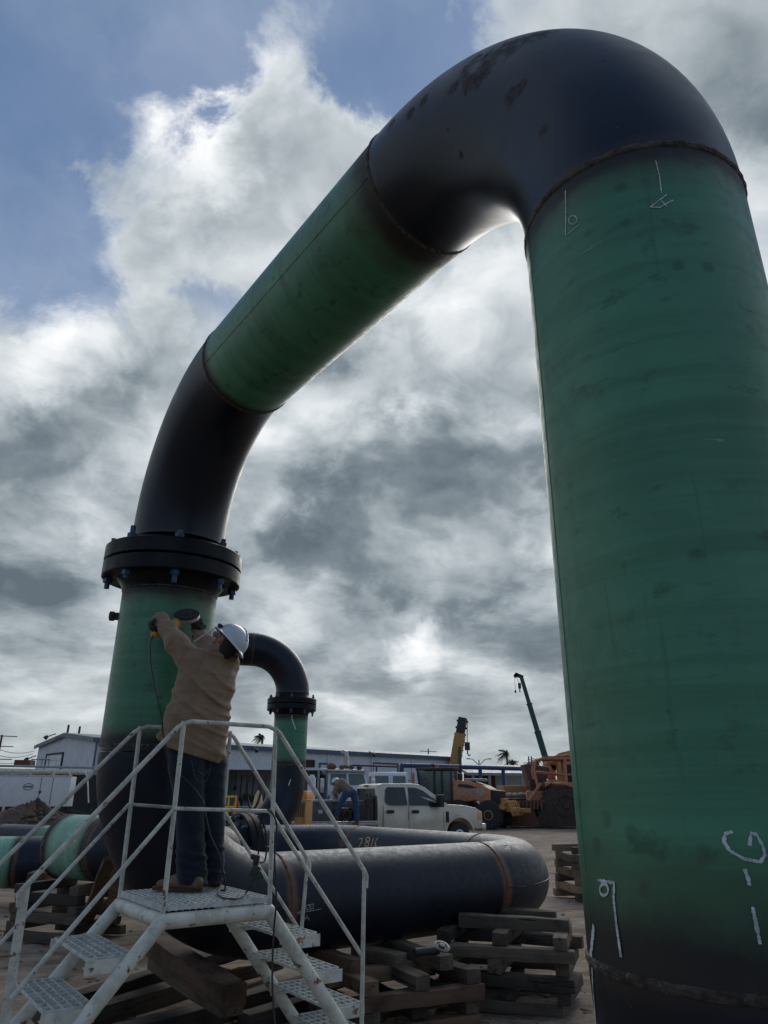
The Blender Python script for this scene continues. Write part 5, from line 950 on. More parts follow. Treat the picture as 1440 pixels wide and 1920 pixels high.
def hoop(px, py, Y, rx, rz, lab, r=.03): p_ = at(px, py, Y); mb = MB(); mb.tube([(p_.x + rx * math.cos(a), p_.y + .1 * math.sin(a * 2), p_.z + rz * math.sin(a)) for a in [2 * PI * i / 30 for i in range(30)]], r, 6, closed=True); return tag(obj('hose', mb, M_RUBBER), lab, 'hose')
hoop(476, 1482, 18.5, .17, .42, 'black hose hanging in a tall loop beside the second pipe')
p_ = at(428, 1512, 24); yb_ = thing('barrier', 'small bright yellow tube barrier behind the worker', 'barrier', (p_.x, p_.y, 0), .2); zt4 = at(428, 1494, 24).z
for x in (-.22, 0, .22): mb = MB(); mb.cyl((x, 0, .0), (x, 0, zt4), .03, n=8); obj('post', mb, M_YEL2, yb_)
for z_ in (zt4, zt4 - .3): mb = MB(); mb.cyl((-.25, 0, z_), (.25, 0, z_), .03, n=8); obj('rail', mb, M_YEL2, yb_)
p_ = at(443, 1512, 24.5); mb = MB(); mb.lathe([(.10, 0), (.10, at(443, 1500, 24.5).z - .1), (.04, at(443, 1500, 24.5).z), (.04, at(443, 1495, 24.5).z)], (p_.x, p_.y, 0), (0, 0, 1), 16); tag(obj('gas_cylinder', mb, mat('red_cylinder_paint', (.38, .02, .02), rough=.4, bmp=.05)), 'red gas cylinder standing beside the yellow barrier', 'gas cylinder')
p_ = at(484, 1500, 21); mb = MB(); zz = at(484, 1482, 21).z; mb.lathe([(.10, 0), (.14, .2), (.16, zz - .5), (.1, zz - .15), (.03, zz)], (p_.x, p_.y, 0), (0, 0, 1), 16); tag(obj('bagged_bottle', mb, mat('yellow_plastic_sleeve', (.62, .42, .08), (.55, .5, .42), rough=.5, scale=7, bmp=.2)), 'yellow and white sleeve standing inside the hose loop', 'bottle')
p_ = at(572, 1530, 21); yc = thing('air_compressor', 'small yellow machine with barred grille and orange hood left of the pickup', 'compressor', (p_.x, p_.y, 0), -.15); z1_ = at(572, 1500, 21).z; z2_ = at(572, 1483, 21).z
mb = MB(); mb.bb(-.22, .08, -.3, .5, .35, z1_); obj('body', mb, M_YELLOW, yc, bevel=.02); mb = MB(); mb.prism([(-.24, z1_ + .02), (-.12, z2_), (.08, z2_), (.12, z1_ + .02)], -.3, .4); obj('hood', mb, mat('safety_orange_plastic', (.75, .22, .03), (.65, .3, .05), rough=.4, bmp=.05), yc, bevel=.02)
for i in range(6): mb = MB(); mb.bb(-.20 + i * .046, -.182 + i * .046, -.315, -.30, z1_ - .42, z1_ - .06); obj('grille_bar', mb, M_DARK, yc)
mb = MB(); mb.bb(-.3, .2, -.3, .5, .2, .34); obj('skid', mb, M_DARK, yc); p_ = at(584, 1478, 25); mb = MB(); mb.lathe([(.13, 0), (.13, p_.z + .3), (.05, p_.z + .42)], (p_.x, p_.y, 0), (0, 0, 1), 16); tag(obj('white_tank', mb, M_WHITE), 'narrow white upright tank left of the semi cab', 'tank')
# ================================================================ people: smooth bodies from a distance field
def np3(v): return np.array([v[0], v[1], v[2]], float)
def cap_(a, b, r0, r1, sq=None): return ('c', np3(a), np3(b), r0, r1, sq)
def ell_(c, ax, R=None): return ('e', np3(c), np.array(ax, float), R)
def sdf(P, prims, k):
    D = None
    for p in prims:
        if p[0] == 'c':
            _, a, b, r0, r1, sq = p; ba = b - a; pa = P - a; t = np.clip((pa @ ba) / (ba @ ba), 0, 1); w = pa - t[:, None] * ba
            if sq is not None: n_, f_ = sq; n_ = np.array(n_, float); n_ /= np.linalg.norm(n_); w = w + np.outer(w @ n_, n_) * (1 / f_ - 1)
            d = np.linalg.norm(w, axis=1) - (r0 + (r1 - r0) * t)
        else:
            _, c, ax, R = p; q = P - c
            if R is not None: q = q @ R
            k0 = np.linalg.norm(q / ax, axis=1); k1 = np.linalg.norm(q / (ax * ax), axis=1) + 1e-9; d = k0 * (k0 - 1) / k1
        if D is None: D = d
        else: h = np.clip(.5 + .5 * (D - d) / k, 0, 1); D = D * (1 - h) + d * h - k * h * (1 - h)
    return D
def surf(prims, vox, k=.03, disp=None, cut=None, smooth=1):
    lo = np.full(3, 1e9); hi = -lo
    for p in prims:
        if p[0] == 'c': r = max(p[3], p[4]) * 1.6; pts = (p[1], p[2])
        else: r = p[2].max(); pts = (p[1],)
        for q in pts: lo = np.minimum(lo, q - r); hi = np.maximum(hi, q + r)
    lo -= vox * 4; hi += vox * 4; n = np.ceil((hi - lo) / vox).astype(int) + 1
    g_ = np.stack(np.meshgrid(*[lo[i] + vox * np.arange(n[i]) for i in range(3)], indexing='ij'), -1).reshape(-1, 3)
    D = sdf(g_, prims, k)
    near = np.abs(D) < .08
    if disp: D = D.copy(); D[near] -= disp(g_[near])
    if cut: D = np.maximum(D, cut(g_))
    D = D.reshape(n); ins = D < 0
    c8 = [D[i:n[0] - 1 + i, j:n[1] - 1 + j, l:n[2] - 1 + l] for i in (0, 1) for j in (0, 1) for l in (0, 1)]; cnt = sum((c < 0).astype(int) for c in c8); act = (cnt > 0) & (cnt < 8)
    idx = -np.ones(act.shape, int); ai = np.argwhere(act); idx[act] = np.arange(len(ai)); off = [(i, j, l) for i in (0, 1) for j in (0, 1) for l in (0, 1)]
    vals = np.stack([c[act] for c in c8], 1); acc = np.zeros((len(ai), 3)); m = np.zeros(len(ai))
    for a in range(8):
        for b in range(a + 1, 8):
            if sum(abs(off[a][q] - off[b][q]) for q in range(3)) != 1: continue
            va, vb = vals[:, a], vals[:, b]; s_ = (va < 0) != (vb < 0); t = np.where(s_, va / np.where(s_, va - vb, 1), 0); pos = np.array(off[a]) + t[:, None] * (np.array(off[b]) - np.array(off[a])); acc += pos * s_[:, None]; m += s_
    V = lo + (ai + acc / m[:, None]) * vox; F_ = []
    for ax in range(3):
        o1, o2 = [q for q in range(3) if q != ax]; sl0 = [slice(None)] * 3; sl1 = [slice(None)] * 3; sl0[ax] = slice(0, n[ax] - 1); sl1[ax] = slice(1, n[ax]); ch = ins[tuple(sl0)] != ins[tuple(sl1)]
        for e in np.argwhere(ch):
            if e[o1] == 0 or e[o2] == 0 or e[o1] >= n[o1] - 1 or e[o2] >= n[o2] - 1: continue
            q = []
            for a, b in ((0, 0), (1, 0), (1, 1), (0, 1)): c_ = e.copy(); c_[o1] -= a; c_[o2] -= b; q.append(idx[tuple(c_)])
            F_.append(tuple(q))
    if smooth:
        E_ = np.array([(f[i], f[(i + 1) % 4]) for f in F_ for i in range(4)]); deg = np.bincount(E_.ravel(), minlength=len(V)).astype(float)[:, None]
        for _ in range(smooth):
            s_ = np.zeros_like(V); np.add.at(s_, E_[:, 0], V[E_[:, 1]]); np.add.at(s_, E_[:, 1], V[E_[:, 0]]); V = V * .5 + .5 * s_ / np.maximum(deg, 1)
    mb = MB(); mb.v = [Vector(v) for v in V]; mb.f = [tuple(int(i) for i in f) for f in F_]; mb.m = [0] * len(F_); return mb
M_SKIN = mat('sunned_skin', (.33, .14, .09), (.25, .10, .065), rough=.5, scale=14, bmp=.08); M_HAIR = mat('dark_hair', (.012, .010, .009), (.02, .016, .014), rough=.7, scale=60, bmp=.6)
def cloth(name, a, b, fs=160, rough=.85):
    m, g, bs = newmat(name); co = objco(g); n1 = g.noise(co, 7, 6, .6); c = g.mix(g.ramp(n1, .3, .7), a, b); c = g.mix(g.ramp(g.noise(co, 3.1, 7, .7), .52, .72, 0, .5), c, tuple(v * .5 for v in b))
    g.l(c, bs.inputs['Base Color']); bs.inputs['Roughness'].default_value = rough; bs.inputs['Specular IOR Level'].default_value = .2; bs.inputs['Sheen Weight'].default_value = .15
    bump(g, bs, g.math('ADD', g.noise(co, fs, 2, .5), g.math('MULTIPLY', g.noise(co, 16, 5, .6), 2.)), .35, .004); return m
M_SHIRT = cloth('tan_work_shirt', (.27, .190, .125), (.215, .148, .096)); M_JEANS = cloth('dark_denim', (.008, .012, .022), (.013, .020, .036)); M_JEANSL = cloth('blue_denim', (.028, .055, .12), (.04, .078, .16)); M_SHIRT2 = cloth('brown_work_shirt', (.22, .16, .125), (.16, .115, .09))
M_LEATHER = mat('brown_boot_leather', (.15, .09, .05), (.10, .058, .034), rough=.55, scale=9, dirt=(.24, .17, .11), bmp=.15); M_SOLE = mat('boot_sole', (.06, .035, .025), (.04, .025, .018), rough=.8, bmp=.1)
M_GLOVE = mat('dark_work_glove', (.035, .027, .022), (.06, .045, .035), rough=.85, scale=25, bmp=.4); M_HAT = mat('white_hard_hat', (.54, .58, .62), (.47, .51, .55), rough=.28, scale=4, bmp=0)
M_TOOLY = mat('yellow_tool_body', (.62, .33, .02), (.5, .26, .02), rough=.45, scale=20, dirt=(.12, .08, .04), bmp=.05)
m, g, bs = newmat('clear_visor'); bs.inputs['Base Color'].default_value = (.9, .95, .93, 1); bs.inputs['Roughness'].default_value = .08; bs.inputs['Transmission Weight'].default_value = 0; bs.inputs['Alpha'].default_value = .42; bs.inputs['Specular IOR Level'].default_value = .8; M_VISOR = m
def folds(dirs, warp=3.2):
    def f(P):
        t = np.zeros(len(P))
        for (k, amp, ph) in dirs:
            k = np.array(k, float); w_ = np.sin(P[:, 0] * 5.1 + P[:, 2] * warp * 1.7 + ph) * .9 + np.sin(P[:, 1] * 7.3 - P[:, 2] * 4.1 + ph * 2) * .6
            s_ = 1 - np.abs(np.sin(P @ k + w_)); m_ = .5 + .5 * np.sin(P[:, 0] * 9 + P[:, 2] * 6.3 + ph * 3) * np.cos(P[:, 1] * 8 - P[:, 2] * 5 + ph); t += amp * (s_ ** 2.5) * m_
        return t
    return f
PZ = HP + .049
fwd2 = Vector((-.62, .785, 0)); lat = Vector((-.785, -.62, 0))        # the worker faces the pipe; lat = his left
W1 = thing('person', 'worker in tan shirt, jeans and white hard hat grinding the pipe from the platform', 'person', (-1.18, 5.08, PZ))
pe = at(366, 1412, 5.08); wa = at(371, 1350, 5.06); chs = at(386, 1282, 5.05); shc = at(395, 1243, 5.06)
lS = at(364, 1246, 4.98); rS = at(425, 1247, 5.17); lE = at(331, 1205, 5.0); lW = at(303, 1163, 5.13); rE = at(392, 1212, 5.33); rW = at(372, 1190, 5.36); nk = at(403, 1230, 5.04); hd_ = at(424, 1210, 5.05)
hL = at(350, 1432, 5.02); hR = at(392, 1432, 5.15); kL = at(357, 1548, 5.02); kR = at(396, 1548, 5.17); aL = at(361, 1647, 5.03); aR = at(394, 1642, 5.22)
ca = Vector((.70, .10, .70)).normalized(); cf = (Vector((-.62, .55, .56))); cf = (cf - ca * cf.dot(ca)).normalized(); cl = ca.cross(cf)   # head axes: crown, face, side
HR_ = np.array([[*cf], [*cl], [*ca]]).T
hc = hd_ + ca * .015
body = [ell_(hc, (.092, .074, .105), HR_), ell_(hc + cf * .032 - ca * .062, (.052, .052, .058), HR_), cap_(hc + cf * .098 - ca * .01, hc + cf * .112 - ca * .035, .012, .016), cap_(hc + cf * .085 + cl * .03 + ca * .015, hc + cf * .085 - cl * .03 + ca * .015, .018, .018), cap_(hc + cf * .088 - ca * .062 + cl * .02, hc + cf * .088 - ca * .062 - cl * .02, .012, .012),
        ell_(hc + cl * .083 - ca * .01 - cf * .008, (.022, .010, .034), HR_), ell_(hc - cl * .083 - ca * .01 - cf * .008, (.022, .010, .034), HR_), cap_(hc - ca * .07, nk - Z(.05), .058, .056),
        cap_(nk - Z(.06), chs, .055, .11), cap_(lS, rS, .055, .055), cap_(chs + lat * .05, pe + lat * .05, .11, .11), cap_(chs - lat * .05, pe - lat * .05, .11, .11),
        cap_(lS, lE, .05, .042), cap_(lE, lW, .042, .03), cap_(rS, rE, .05, .042), cap_(rE, rW, .042, .03), cap_(hL, kL, .085, .058), cap_(kL, aL, .058, .04), cap_(hR, kR, .085, .058), cap_(kR, aR, .058, .04), cap_(aL, aL + fwd2 * .10 - Z(.03), .035, .03), cap_(aR, aR + fwd2 * .10 - Z(.03), .035, .03),
        cap_(lW, lW + (lW - lE).normalized() * .06, .03, .028), cap_(rW, rW + (rW - rE).normalized() * .06, .03, .028)]
obj('body', surf(body, .009, .022), M_SKIN, W1, world=True)
for s_ in (1, -1): mb = MB(); mb.ball(hc + cf * .090 + cl * .030 * s_ + ca * .002, .012, 10); obj('eye', mb, M_HAT, W1, world=True)
def cutp(c, n): c = np3(c); n = np3(n); return lambda P: (P - c) @ n
hair = [ell_(hc - cf * .012 + ca * .008, (.092, .080, .106), HR_), ell_(hc - cf * .045 - ca * .045, (.05, .060, .055), HR_)]
obj('hair', surf(hair, .008, .02, cut=lambda P: np.maximum((P - np3(hc)) @ np3((cf - ca * .25).normalized()) + .016, -((P - np3(hc)) @ np3(ca)) - .085)), M_HAIR, W1, world=True)
sp1 = pe + lat * .055 + Z(-.0); sp2 = pe - lat * .055
shirt = [cap_(pe + lat * .075 + Z(.0), wa + lat * .075, .150, .150), cap_(pe - lat * .055, wa - lat * .065, .150, .142), cap_(wa + lat * .07, chs + lat * .075, .150, .128), cap_(wa - lat * .06, chs - lat * .08, .142, .122), cap_(chs + lat * .075, lS, .128, .082), cap_(chs - lat * .08, rS, .122, .082), cap_(chs, shc, .13, .10), cap_(shc, nk, .10, .060),
         cap_(lS, lE, .083, .073), cap_(lE, lE.lerp(lW, .55), .073, .058), cap_(lE.lerp(lW, .55), lW, .058, .044), cap_(rS, rE, .082, .068), cap_(rE, rW, .068, .046), cap_(at(340, 1330, 5.10), at(304, 1380, 5.18), .07, .028), cap_(lW, lW + (lW - lE).normalized() * .02, .048, .048)]
zh = at(380, 1424, 5.06).z
hemn = Vector((-.30, .0, -1)).normalized()
obj('shirt', surf(shirt, .0085, .035, folds([((12, 2, 17), .024, .3), ((8, -6, 25), .020, 1.7), ((24, 9, -7), .012, 2.9), ((-6, 5, 38), .007, .9), ((19, -3, 28), .010, 4.4)], 1.4), cutp(at(380, 1422, 5.06), hemn)), M_SHIRT, W1, world=True, ang=180)
mb = MB(); mb.tube([nk - Z(.0) + Vector((.072 * math.cos(a), .066 * math.sin(a), .018 + .018 * math.cos(a - 5.5))) for a in [2 * PI * i / 20 for i in range(20)]], .014, 8, closed=True); obj('collar', mb, M_SHIRT, W1, world=True)
def jfold(P): return folds([((6, 3, 42), .008, .2), ((22, 9, 12), .006, 2.2)])(P) * (1 + 1.2 * np.exp(-((P[:, 2] - (PZ + .16)) / .12) ** 2)) + .009 * np.exp(-((P[:, 2] - (PZ + .15)) / .14) ** 2) * (1 - np.abs(np.sin(P[:, 2] * 62 + P[:, 0] * 9)))
jeans = [cap_(pe + lat * .07 + Z(.02), hL, .125, .118), cap_(pe - lat * .06 + Z(.02), hR, .125, .118), cap_(hL, kL, .112, .084), cap_(kL, aL - Z(.03), .084, .090), cap_(hR, kR, .112, .084), cap_(kR, aR - Z(.03), .084, .088)]
obj('jeans', surf(jeans, .009, .022, jfold, cutp((0, 0, PZ + .040), (0, 0, -1))), M_JEANS, W1, world=True, ang=180)
# stitched back pocket outlines
BV['jeans'] = [([Vector(v) for v in q_.v], q_.f) for q_ in [surf(jeans, .014, .022, jfold)]]
strokes('jeans', 'pocket_stitching', [[(359, 1426), (362, 1445), (368, 1462), (378, 1468), (388, 1462), (394, 1445), (396, 1432)], [(372, 1446), (382, 1455), (393, 1441)]], W1, mat('stitching', (.10, .11, .13), bmp=0, rough=.9), 1.3, off=.004)
def boot(ank, toe_, heel_, nm='boot'):
    t = Vector((toe_.x, toe_.y, PZ)); h = Vector((heel_.x, heel_.y, PZ)); d = (t - h).normalized(); L = (t - h).length
    pr = [cap_(h + d * .045 + Z(.055), Vector((ank.x, ank.y, PZ + .14)), .042, .042), cap_(h + d * .04 + Z(.045), h + d * (L * .5) + Z(.05), .040, .042), cap_(h + d * (L * .5) + Z(.048), h + d * (L - .055) + Z(.032), .044, .030), cap_(h + d * .10 + Z(.09), h + d * (L * .62) + Z(.055), .036, .030)]
    o = obj(nm, surf(pr, .007, .02, cut=cutp((0, 0, PZ + .018), (0, 0, -1))), M_LEATHER, W1, world=True)
    mb = MB(); n_ = 24; s_ = Vector((-d.y, d.x, 0)); out_ = []
    for i in range(n_):
        a = 2 * PI * i / n_; u_ = math.cos(a) * (L / 2 + .004); w_ = math.sin(a) * (.048 if u_ > 0 else .042) * (1 - .08 * (u_ > L * .3)); out_.append((h + d * (L / 2 + u_) + s_ * w_))
    mb.add([p + Z(.002) for p in out_] + [p + Z(.022) for p in out_], [tuple(range(n_))[::-1], tuple(range(n_, 2 * n_))] + [(i, (i + 1) % n_, (i + 1) % n_ + n_, i + n_) for i in range(n_)]); obj('sole', mb, M_SOLE, o, world=True)
boot(aL, gz(286, 1669, PZ), gz(378, 1673, PZ)); boot(aR, gz(338, 1652, PZ), gz(411, 1664, PZ))
# gloves with fingers
def hand(wr, palm_dir, grip_ax, out_dir, nm, mir=1):
    pd = palm_dir.normalized(); ga = (grip_ax - pd * grip_ax.dot(pd)).normalized(); od = (out_dir - pd * out_dir.dot(pd) - ga * out_dir.dot(ga)).normalized()
    pc = wr + pd * .055; pr = [cap_(wr, wr + pd * .03, .034, .034), cap_(wr + pd * .03 + ga * .022, wr + pd * .085 + ga * .030, .021, .019), cap_(wr + pd * .03 - ga * .022, wr + pd * .085 - ga * .030, .021, .019), cap_(wr + pd * .03, wr + pd * .088, .024, .021)]
    for i, (o_, L) in enumerate(((-.033, .85), (-.011, 1.), (.011, .95), (.033, .75))):
        b = wr + pd * .090 + ga * o_; k1 = b + (pd * .55 + od * .8).normalized() * .036 * L; k2 = k1 + (od * .9 - pd * .4).normalized() * .026 * L; k3 = k2 + (-pd * .9 + od * .1).normalized() * .020 * L
        pr += [cap_(b, k1, .0115, .0105), cap_(k1, k2, .0105, .0095), cap_(k2, k3, .0095, .0085)]
    t0 = wr + pd * .035 - ga * .034 * mir; t1 = t0 + (pd * .4 - ga * .5 * mir + od * .5).normalized() * .036; t2 = t1 + (od * .9 + pd * .1 + ga * .3 * mir).normalized() * .032; pr += [cap_(t0, t1, .014, .012), cap_(t1, t2, .012, .010)]
    obj(nm, surf(pr, .0042, .006), M_GLOVE, W1, world=True)
    mb = MB(); mb.lathe([(.046, 0), (.05, .025), (.044, .05), (.034, .055)], wr - pd * .035, pd, 20); return mb
gB_ = at(288, 1189, 5.10); gH = at(350, 1160, 5.30); gax = (gH - gB_).normalized()
c1 = hand(lW + Vector((-.01, 0, .01)), (at(292, 1172, 5.11) - lW) + Vector((0, 0, -.01)), gax, Vector((.1, .5, -1)), 'glove'); obj('glove_cuff', c1, M_GLOVE, W1, world=True)
c2 = hand(rW, at(370, 1172, 5.33) - rW, Vector((.9, .3, .1)), Vector((-.7, -.2, .6)), 'glove', -1); obj('glove_cuff', c2, M_GLOVE, W1, world=True)
# hard hat with raised visor bracket
def hat_pt(th, ph, R, ex=1.0): return hc + ca * .03 + cf * (R * ex * math.sin(ph) * math.cos(th) * 1.12) + cl * (R * ex * math.sin(ph) * math.sin(th)) + ca * (R * math.cos(ph) * 1.02)
mb = MB(); A_, B_ = 40, 14; vs = []
for i in range(B_ + 1):
    ph = PI / 2 * 1.0 * i / B_
    for k in range(A_): vs.append(hat_pt(2 * PI * k / A_, max(ph, .02), .120))
for ex, dz_2 in ((1.06, -.006), (1.17, -.014), (1.18, -.019), (1.05, -.012), (.965, -.006)):
    for k in range(A_): th = 2 * PI * k / A_; e2_ = 1 + (ex - 1) * (1.0 + .55 * max(0, math.cos(th))); vs.append(hat_pt(th, PI / 2, .120, e2_) + ca * dz_2)
mb.add(vs, [(i * A_ + k, i * A_ + (k + 1) % A_, (i + 1) * A_ + (k + 1) % A_, (i + 1) * A_ + k) for i in range(B_ + 5) for k in range(A_)] + [tuple(range(A_))]); 
hat = obj('hard_hat', mb, M_HAT, W1, world=True)
mb = MB(); mb.tube([hat_pt(2 * PI * k / 7 * 0 + t_, ph_, .122) for t_, ph_ in [(0, .9), (0, .6), (0, .3), (0, .05), (PI, .3), (PI, .6), (PI, .9)]], .009, 8); obj('ridge', mb, M_HAT, hat, world=True)
mb = MB(); vs = []
for i in range(8):
    ph = PI / 2 * i / 7
    for k in range(A_): vs.append(hat_pt(2 * PI * k / A_, max(ph, .02), .113))
mb.add(vs, [(i * A_ + k, i * A_ + (k + 1) % A_, (i + 1) * A_ + (k + 1) % A_, (i + 1) * A_ + k) for i in range(7) for k in range(A_)]); obj('lining', mb, M_RUBBER, hat, world=True)
mb = MB(); mb.tube([hc + cf * (.100 * math.cos(t)) + cl * (.092 * math.sin(t)) + ca * .018 for t in [2 * PI * i / 24 for i in range(24)]], .010, 6, closed=True); mb.tube([hc - cf * .10 + ca * .02, hc - cf * .105 - ca * .03 + cl * .03, hc - cf * .105 - ca * .04, hc - cf * .105 - ca * .03 - cl * .03, hc - cf * .10 + ca * .02], .010, 6); obj('headband', mb, M_RUBBER, hat, world=True)
mb = MB(); pts = [hat_pt(t, PI / 2, .120, 1.13) + ca * .012 for t in [math.radians(a) for a in range(-75, 76, 10)]]; mb.tube(pts, .013, 8); fs_ = obj('visor_bracket', mb, M_RUBBER, hat, world=True)
mb = MB(); vs = []
for j in range(9):
    for k in range(17): t = math.radians(-64 + 8 * k); vs.append(hat_pt(t, PI / 2, .120, 1.17 + .05 * math.sin(j / 8 * PI / 2)) - ca * (.0 + .19 * j / 8) + cf * .03 * (j / 8))
mb.add(vs, [(j * 17 + k, j * 17 + k + 1, (j + 1) * 17 + k + 1, (j + 1) * 17 + k) for j in range(8) for k in range(16)]); obj('visor', mb, M_VISOR, hat, world=True)
mb = MB(); mb.tube(vs[8 * 17:], .004, 6); mb.tube(vs[0::17], .004, 6); mb.tube(vs[16::17], .004, 6); obj('visor_rim', mb, M_HAT, hat, world=True)
# angle grinder
gn = Vector((.12, -.60, .79)); gn = (gn - gax * gn.dot(gax)).normalized()
G1 = thing('angle_grinder', 'yellow angle grinder with guarded disc held overhead against the pipe', 'grinder', gH)
mb = MB(); mb.lathe([(.022, -.012), (.033, 0), (.036, .03), (.031, .07), (.030, .13), (.037, .18), (.038, .225), (.030, .25)], gB_, gax, 22); obj('housing', mb, M_TOOLY, G1, world=True)
mb = MB(); mb.lathe([(.030, 0), (.036, .01), (.034, .05), (.026, .075)], gB_ + gax * .245, gax, 18); mb.lathe([(.028, -.035), (.034, -.02), (.032, .02), (.022, .035)], gH, gn, 18); obj('gear_head', mb, M_TOOLY, G1, world=True)
mb = MB(); mb.lathe([(.010, .022), (.088, .024), (.0885, .030), (.058, .031), (.050, .036), (.030, .037), (.024, .044), (.008, .046)], gH + gn * .010, gn, 48); dk = obj('disc', mb, M_RUBBER, G1, world=True)
for rr2 in (.078, .062, .036, .020): mb = MB(); c_ = gH + gn * (.043 if rr2 > .05 else .05 if rr2 > .03 else .056); x_ = gax; y_ = gn.cross(gax); mb.tube([c_ + (x_ * math.cos(t) + y_ * math.sin(t)) * rr2 for t in [2 * PI * i / 32 for i in range(32)]], .002, 5, closed=True); obj('disc_ring', mb, M_TOOL, dk, world=True)
mb = MB(); mb.lathe([(.030, .018), (.094, .006), (.096, .008), (.096, .036), (.0935, .036), (.0935, .012), (.03, .022)], gH + gn * .0, gn, 48); obj('guard', mb, M_ALU, G1, world=True)
sdv = gn.cross(gax) * -1; sdv = sdv if sdv.dot(Vector((1, 0, 0))) > 0 else -sdv; mb = MB(); mb.lathe([(.010, 0), (.010, .03), (.017, .035), (.016, .10), (.019, .11)], gH - gn * .01 + sdv * .025, (at(371, 1172, 5.32) - gH), 14); obj('side_handle', mb, M_RUBBER, G1, world=True)
def cord(name, P, r, lab, lab_cat='cord', parent=None):
    pts = [Vector(p) for p in P]; out_ = []
    for i in range(len(pts) - 1):
        p0 = pts[max(i - 1, 0)]; p1 = pts[i]; p2 = pts[i + 1]; p3 = pts[min(i + 2, len(pts) - 1)]
        for k in range(7):
            t = k / 7; out_.append(.5 * ((2 * p1) + (p2 - p0) * t + (2 * p0 - 5 * p1 + 4 * p2 - p3) * t * t + (3 * p1 - p0 - 3 * p2 + p3) * t ** 3))
    out_.append(pts[-1]); mb = MB(); mb.tube(out_, r, 8); o = obj(name, mb, M_RUBBER, parent, world=bool(parent))
    if not parent: tag(o, lab, lab_cat)
    return o
cp_ = [gB_ + Vector((0, -.005, -.012)), at(283, 1205, 5.06), at(283, 1240, 4.98), at(291, 1290, 4.9), at(302, 1340, 4.86), at(305, 1368, 4.84), at(310, 1400, 4.84), at(318, 1432, 4.85), at(342, 1456, 4.85), at(362, 1476, 4.87), at(380, 1503, 4.9), at(386, 1530, 4.9), at(395, 1568, 4.92), at(410, 1602, 4.96), at(419, 1640, 5.0), gz(422, 1668, PZ + .006), gz(412, 1668, PZ + .006), gz(410, 1679, PZ + .006), gz(426, 1685, PZ + .006), gz(445, 1685, PZ + .006), at(458, 1677, 4.93), at(470, 1661, 4.93), at(478, 1642, 4.93)]
cord('power_cord', cp_, .0055, '', parent=G1)
pcn = at(478, 1632, 4.93); cb = thing('cord_connector', 'dark green plug and socket box hanging at the rail beside the platform', 'plug', pcn)
mb = MB(); mb.box(pcn + Z(-.005), (.05, .045, .075), Matrix.Rotation(.4, 3, 'Y')); mb.box(pcn + Vector((.03, 0, -.03)), (.05, .04, .04), Matrix.Rotation(-.5, 3, 'Y')); obj('socket_box', mb, mat('dark_green_plastic', (.02, .04, .03), rough=.5), cb, world=True, bevel=.008)
mb = MB(); mb.cyl(pcn + Z(.03), pcn + Vector((.012, 0, .085)), .020, .016); mb.box(pcn + Vector((-.004, 0, .075)), (.055, .03, .03), Matrix.Rotation(.2, 3, 'Y')); obj('plug', mb, M_RUBBER, cb, world=True, bevel=.006)
cord('extension_cord', [pcn + Vector((.012, 0, .09)), at(485, 1595, 4.93), at(487, 1557, 4.9), at(491, 1532, 4.88), at(497, 1519, 4.83), at(506, 1520, 4.80), at(516, 1535, 4.79), at(519, 1560, 4.79), at(515, 1606, 4.78), at(518, 1689, 4.78), at(514, 1736, 4.77), at(511, 1800, 4.75), at(511, 1860, 4.7), at(516, 1925, 4.65)], .0055, 'long black extension cord hanging over the midrail down to the ground')
cord('extension_cord', [at(500, 1519, 4.84), at(492, 1534, 4.95), at(498, 1560, 5.0), at(500, 1585, 5.02), at(497, 1612, 5.0), at(488, 1618, 4.95)], .0055, 'short loop of black cord dangling inside the platform rail')
# loose grinder on the beam
pg = gz(818, 1790, .50); G2 = thing('angle_grinder', 'small grinder with a shiny cup disc lying on the grey beam', 'grinder', pg, .3)
mb = MB(); mb.lathe([(.02, -.2), (.03, -.19), (.028, -.08), (.034, -.02), (.03, .02)], (0, 0, .03), (1, .2, 0), 16); obj('housing', mb, M_RUBBER, G2); mb = MB(); mb.lathe([(.03, 0), (.064, .004), (.066, .014), (.045, .018), (.04, .012), (.028, .012), (.024, .026), (.006, .028)], (.045, .0, .045), (.1, -.45, .9), 28); obj('disc', mb, M_TOOL, G2)
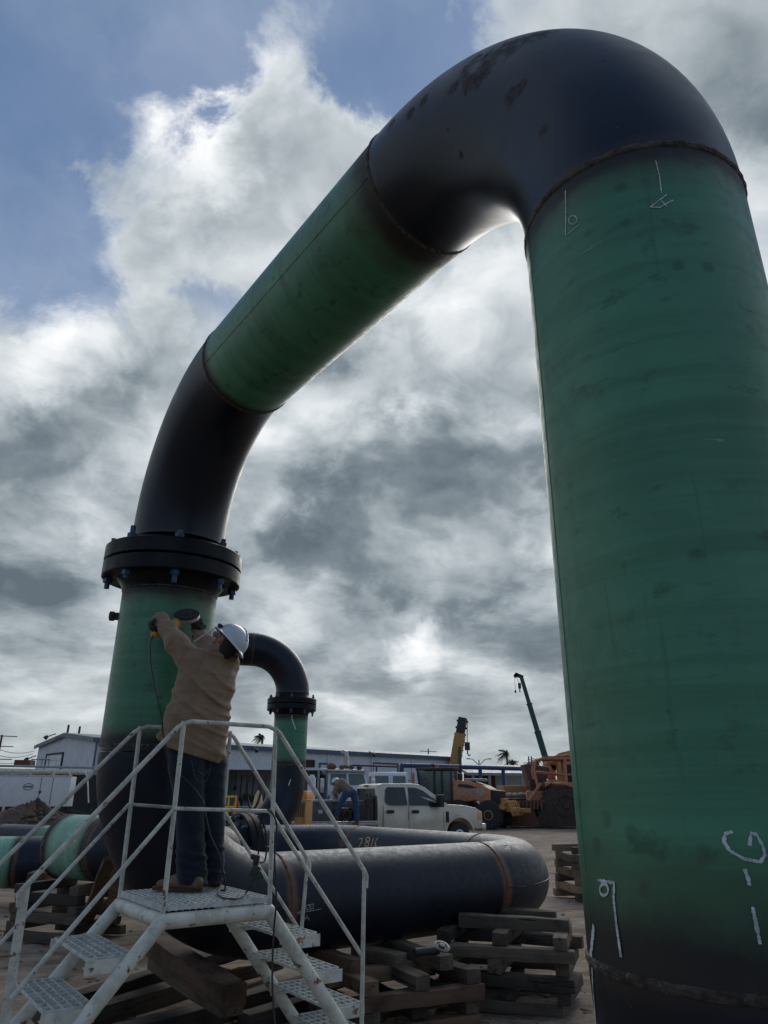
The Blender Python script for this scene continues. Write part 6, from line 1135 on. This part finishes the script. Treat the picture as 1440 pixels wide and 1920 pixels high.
# ---------------------------------------------------------------- worker in the truck bed
Yb = 23.9; W2 = thing('person', 'worker in brown shirt and blue jeans bending over the pickup bed', 'person', at(650, 1535, Yb))
def b_(px, py, dy=0.): return at(px, py, Yb + dy)
bp_ = dict(hip=b_(656, 1485), chest=b_(640, 1471, .15), neck=b_(633, 1467, .22), head=b_(628, 1468, .3)); h2L = b_(649, 1488, -.05); h2R = b_(663, 1488, .05); k2L = b_(639, 1506, -.1); k2R = b_(668, 1510, 0); a2L = b_(631, 1527, 0); a2R = b_(669, 1537, 0); s2L = b_(632, 1473, .05); e2L = b_(627, 1486, 0); w2L = b_(631, 1493, .1)
obj('body', surf([ell_(bp_['head'], (.10, .09, .11)), cap_(bp_['neck'], bp_['chest'], .07, .12), cap_(bp_['chest'], bp_['hip'], .13, .12), cap_(s2L, e2L, .05, .04), cap_(e2L, w2L, .04, .03), cap_(w2L, w2L + Vector((.03, 0, -.07)), .03, .02), cap_(h2L, k2L, .08, .06), cap_(k2L, a2L, .06, .04), cap_(h2R, k2R, .08, .06), cap_(k2R, a2R, .06, .04)], .02, .03), M_SKIN, W2, world=True)
obj('shirt', surf([cap_(bp_['neck'], bp_['chest'], .10, .17), cap_(bp_['chest'], bp_['hip'] + Vector((-.02, 0, .03)), .18, .15), cap_(s2L, e2L, .09, .07), cap_(e2L, w2L, .07, .05), cap_(b_(644, 1472, .35), b_(636, 1485, .4), .09, .06)], .018, .05, folds([((14, 2, 9), .02, .3), ((9, -6, 22), .014, 1.7)])), M_SHIRT2, W2, world=True, ang=180)
obj('jeans', surf([cap_(bp_['hip'], h2L, .14, .125), cap_(bp_['hip'], h2R, .14, .125), cap_(h2L, k2L, .12, .09), cap_(k2L, a2L, .085, .08), cap_(h2R, k2R, .12, .09), cap_(k2R, a2R, .085, .08)], .018, .03, folds([((6, 3, 30), .012, .2)])), M_JEANSL, W2, world=True, ang=180)
for a_ in (a2L, a2R): obj('boot', surf([cap_(a_ - Z(.05), a_ + Vector((.02, 0, -.1)), .05, .045), cap_(a_ + Vector((.02, 0, -.1)), a_ + Vector((-.12, .05, -.11)), .045, .035)], .015, .03), M_LEATHER, W2, world=True)
mb = MB(); hb = bp_['head'] + Vector((.03, -.02, .02)); mb.lathe([(.15, -.012), (.155, 0), (.13, .01), (.125, .06), (.09, .11), (.03, .135)], hb, (-.25, .2, .9), 20); obj('hard_hat', mb, M_HAT, W2, world=True)
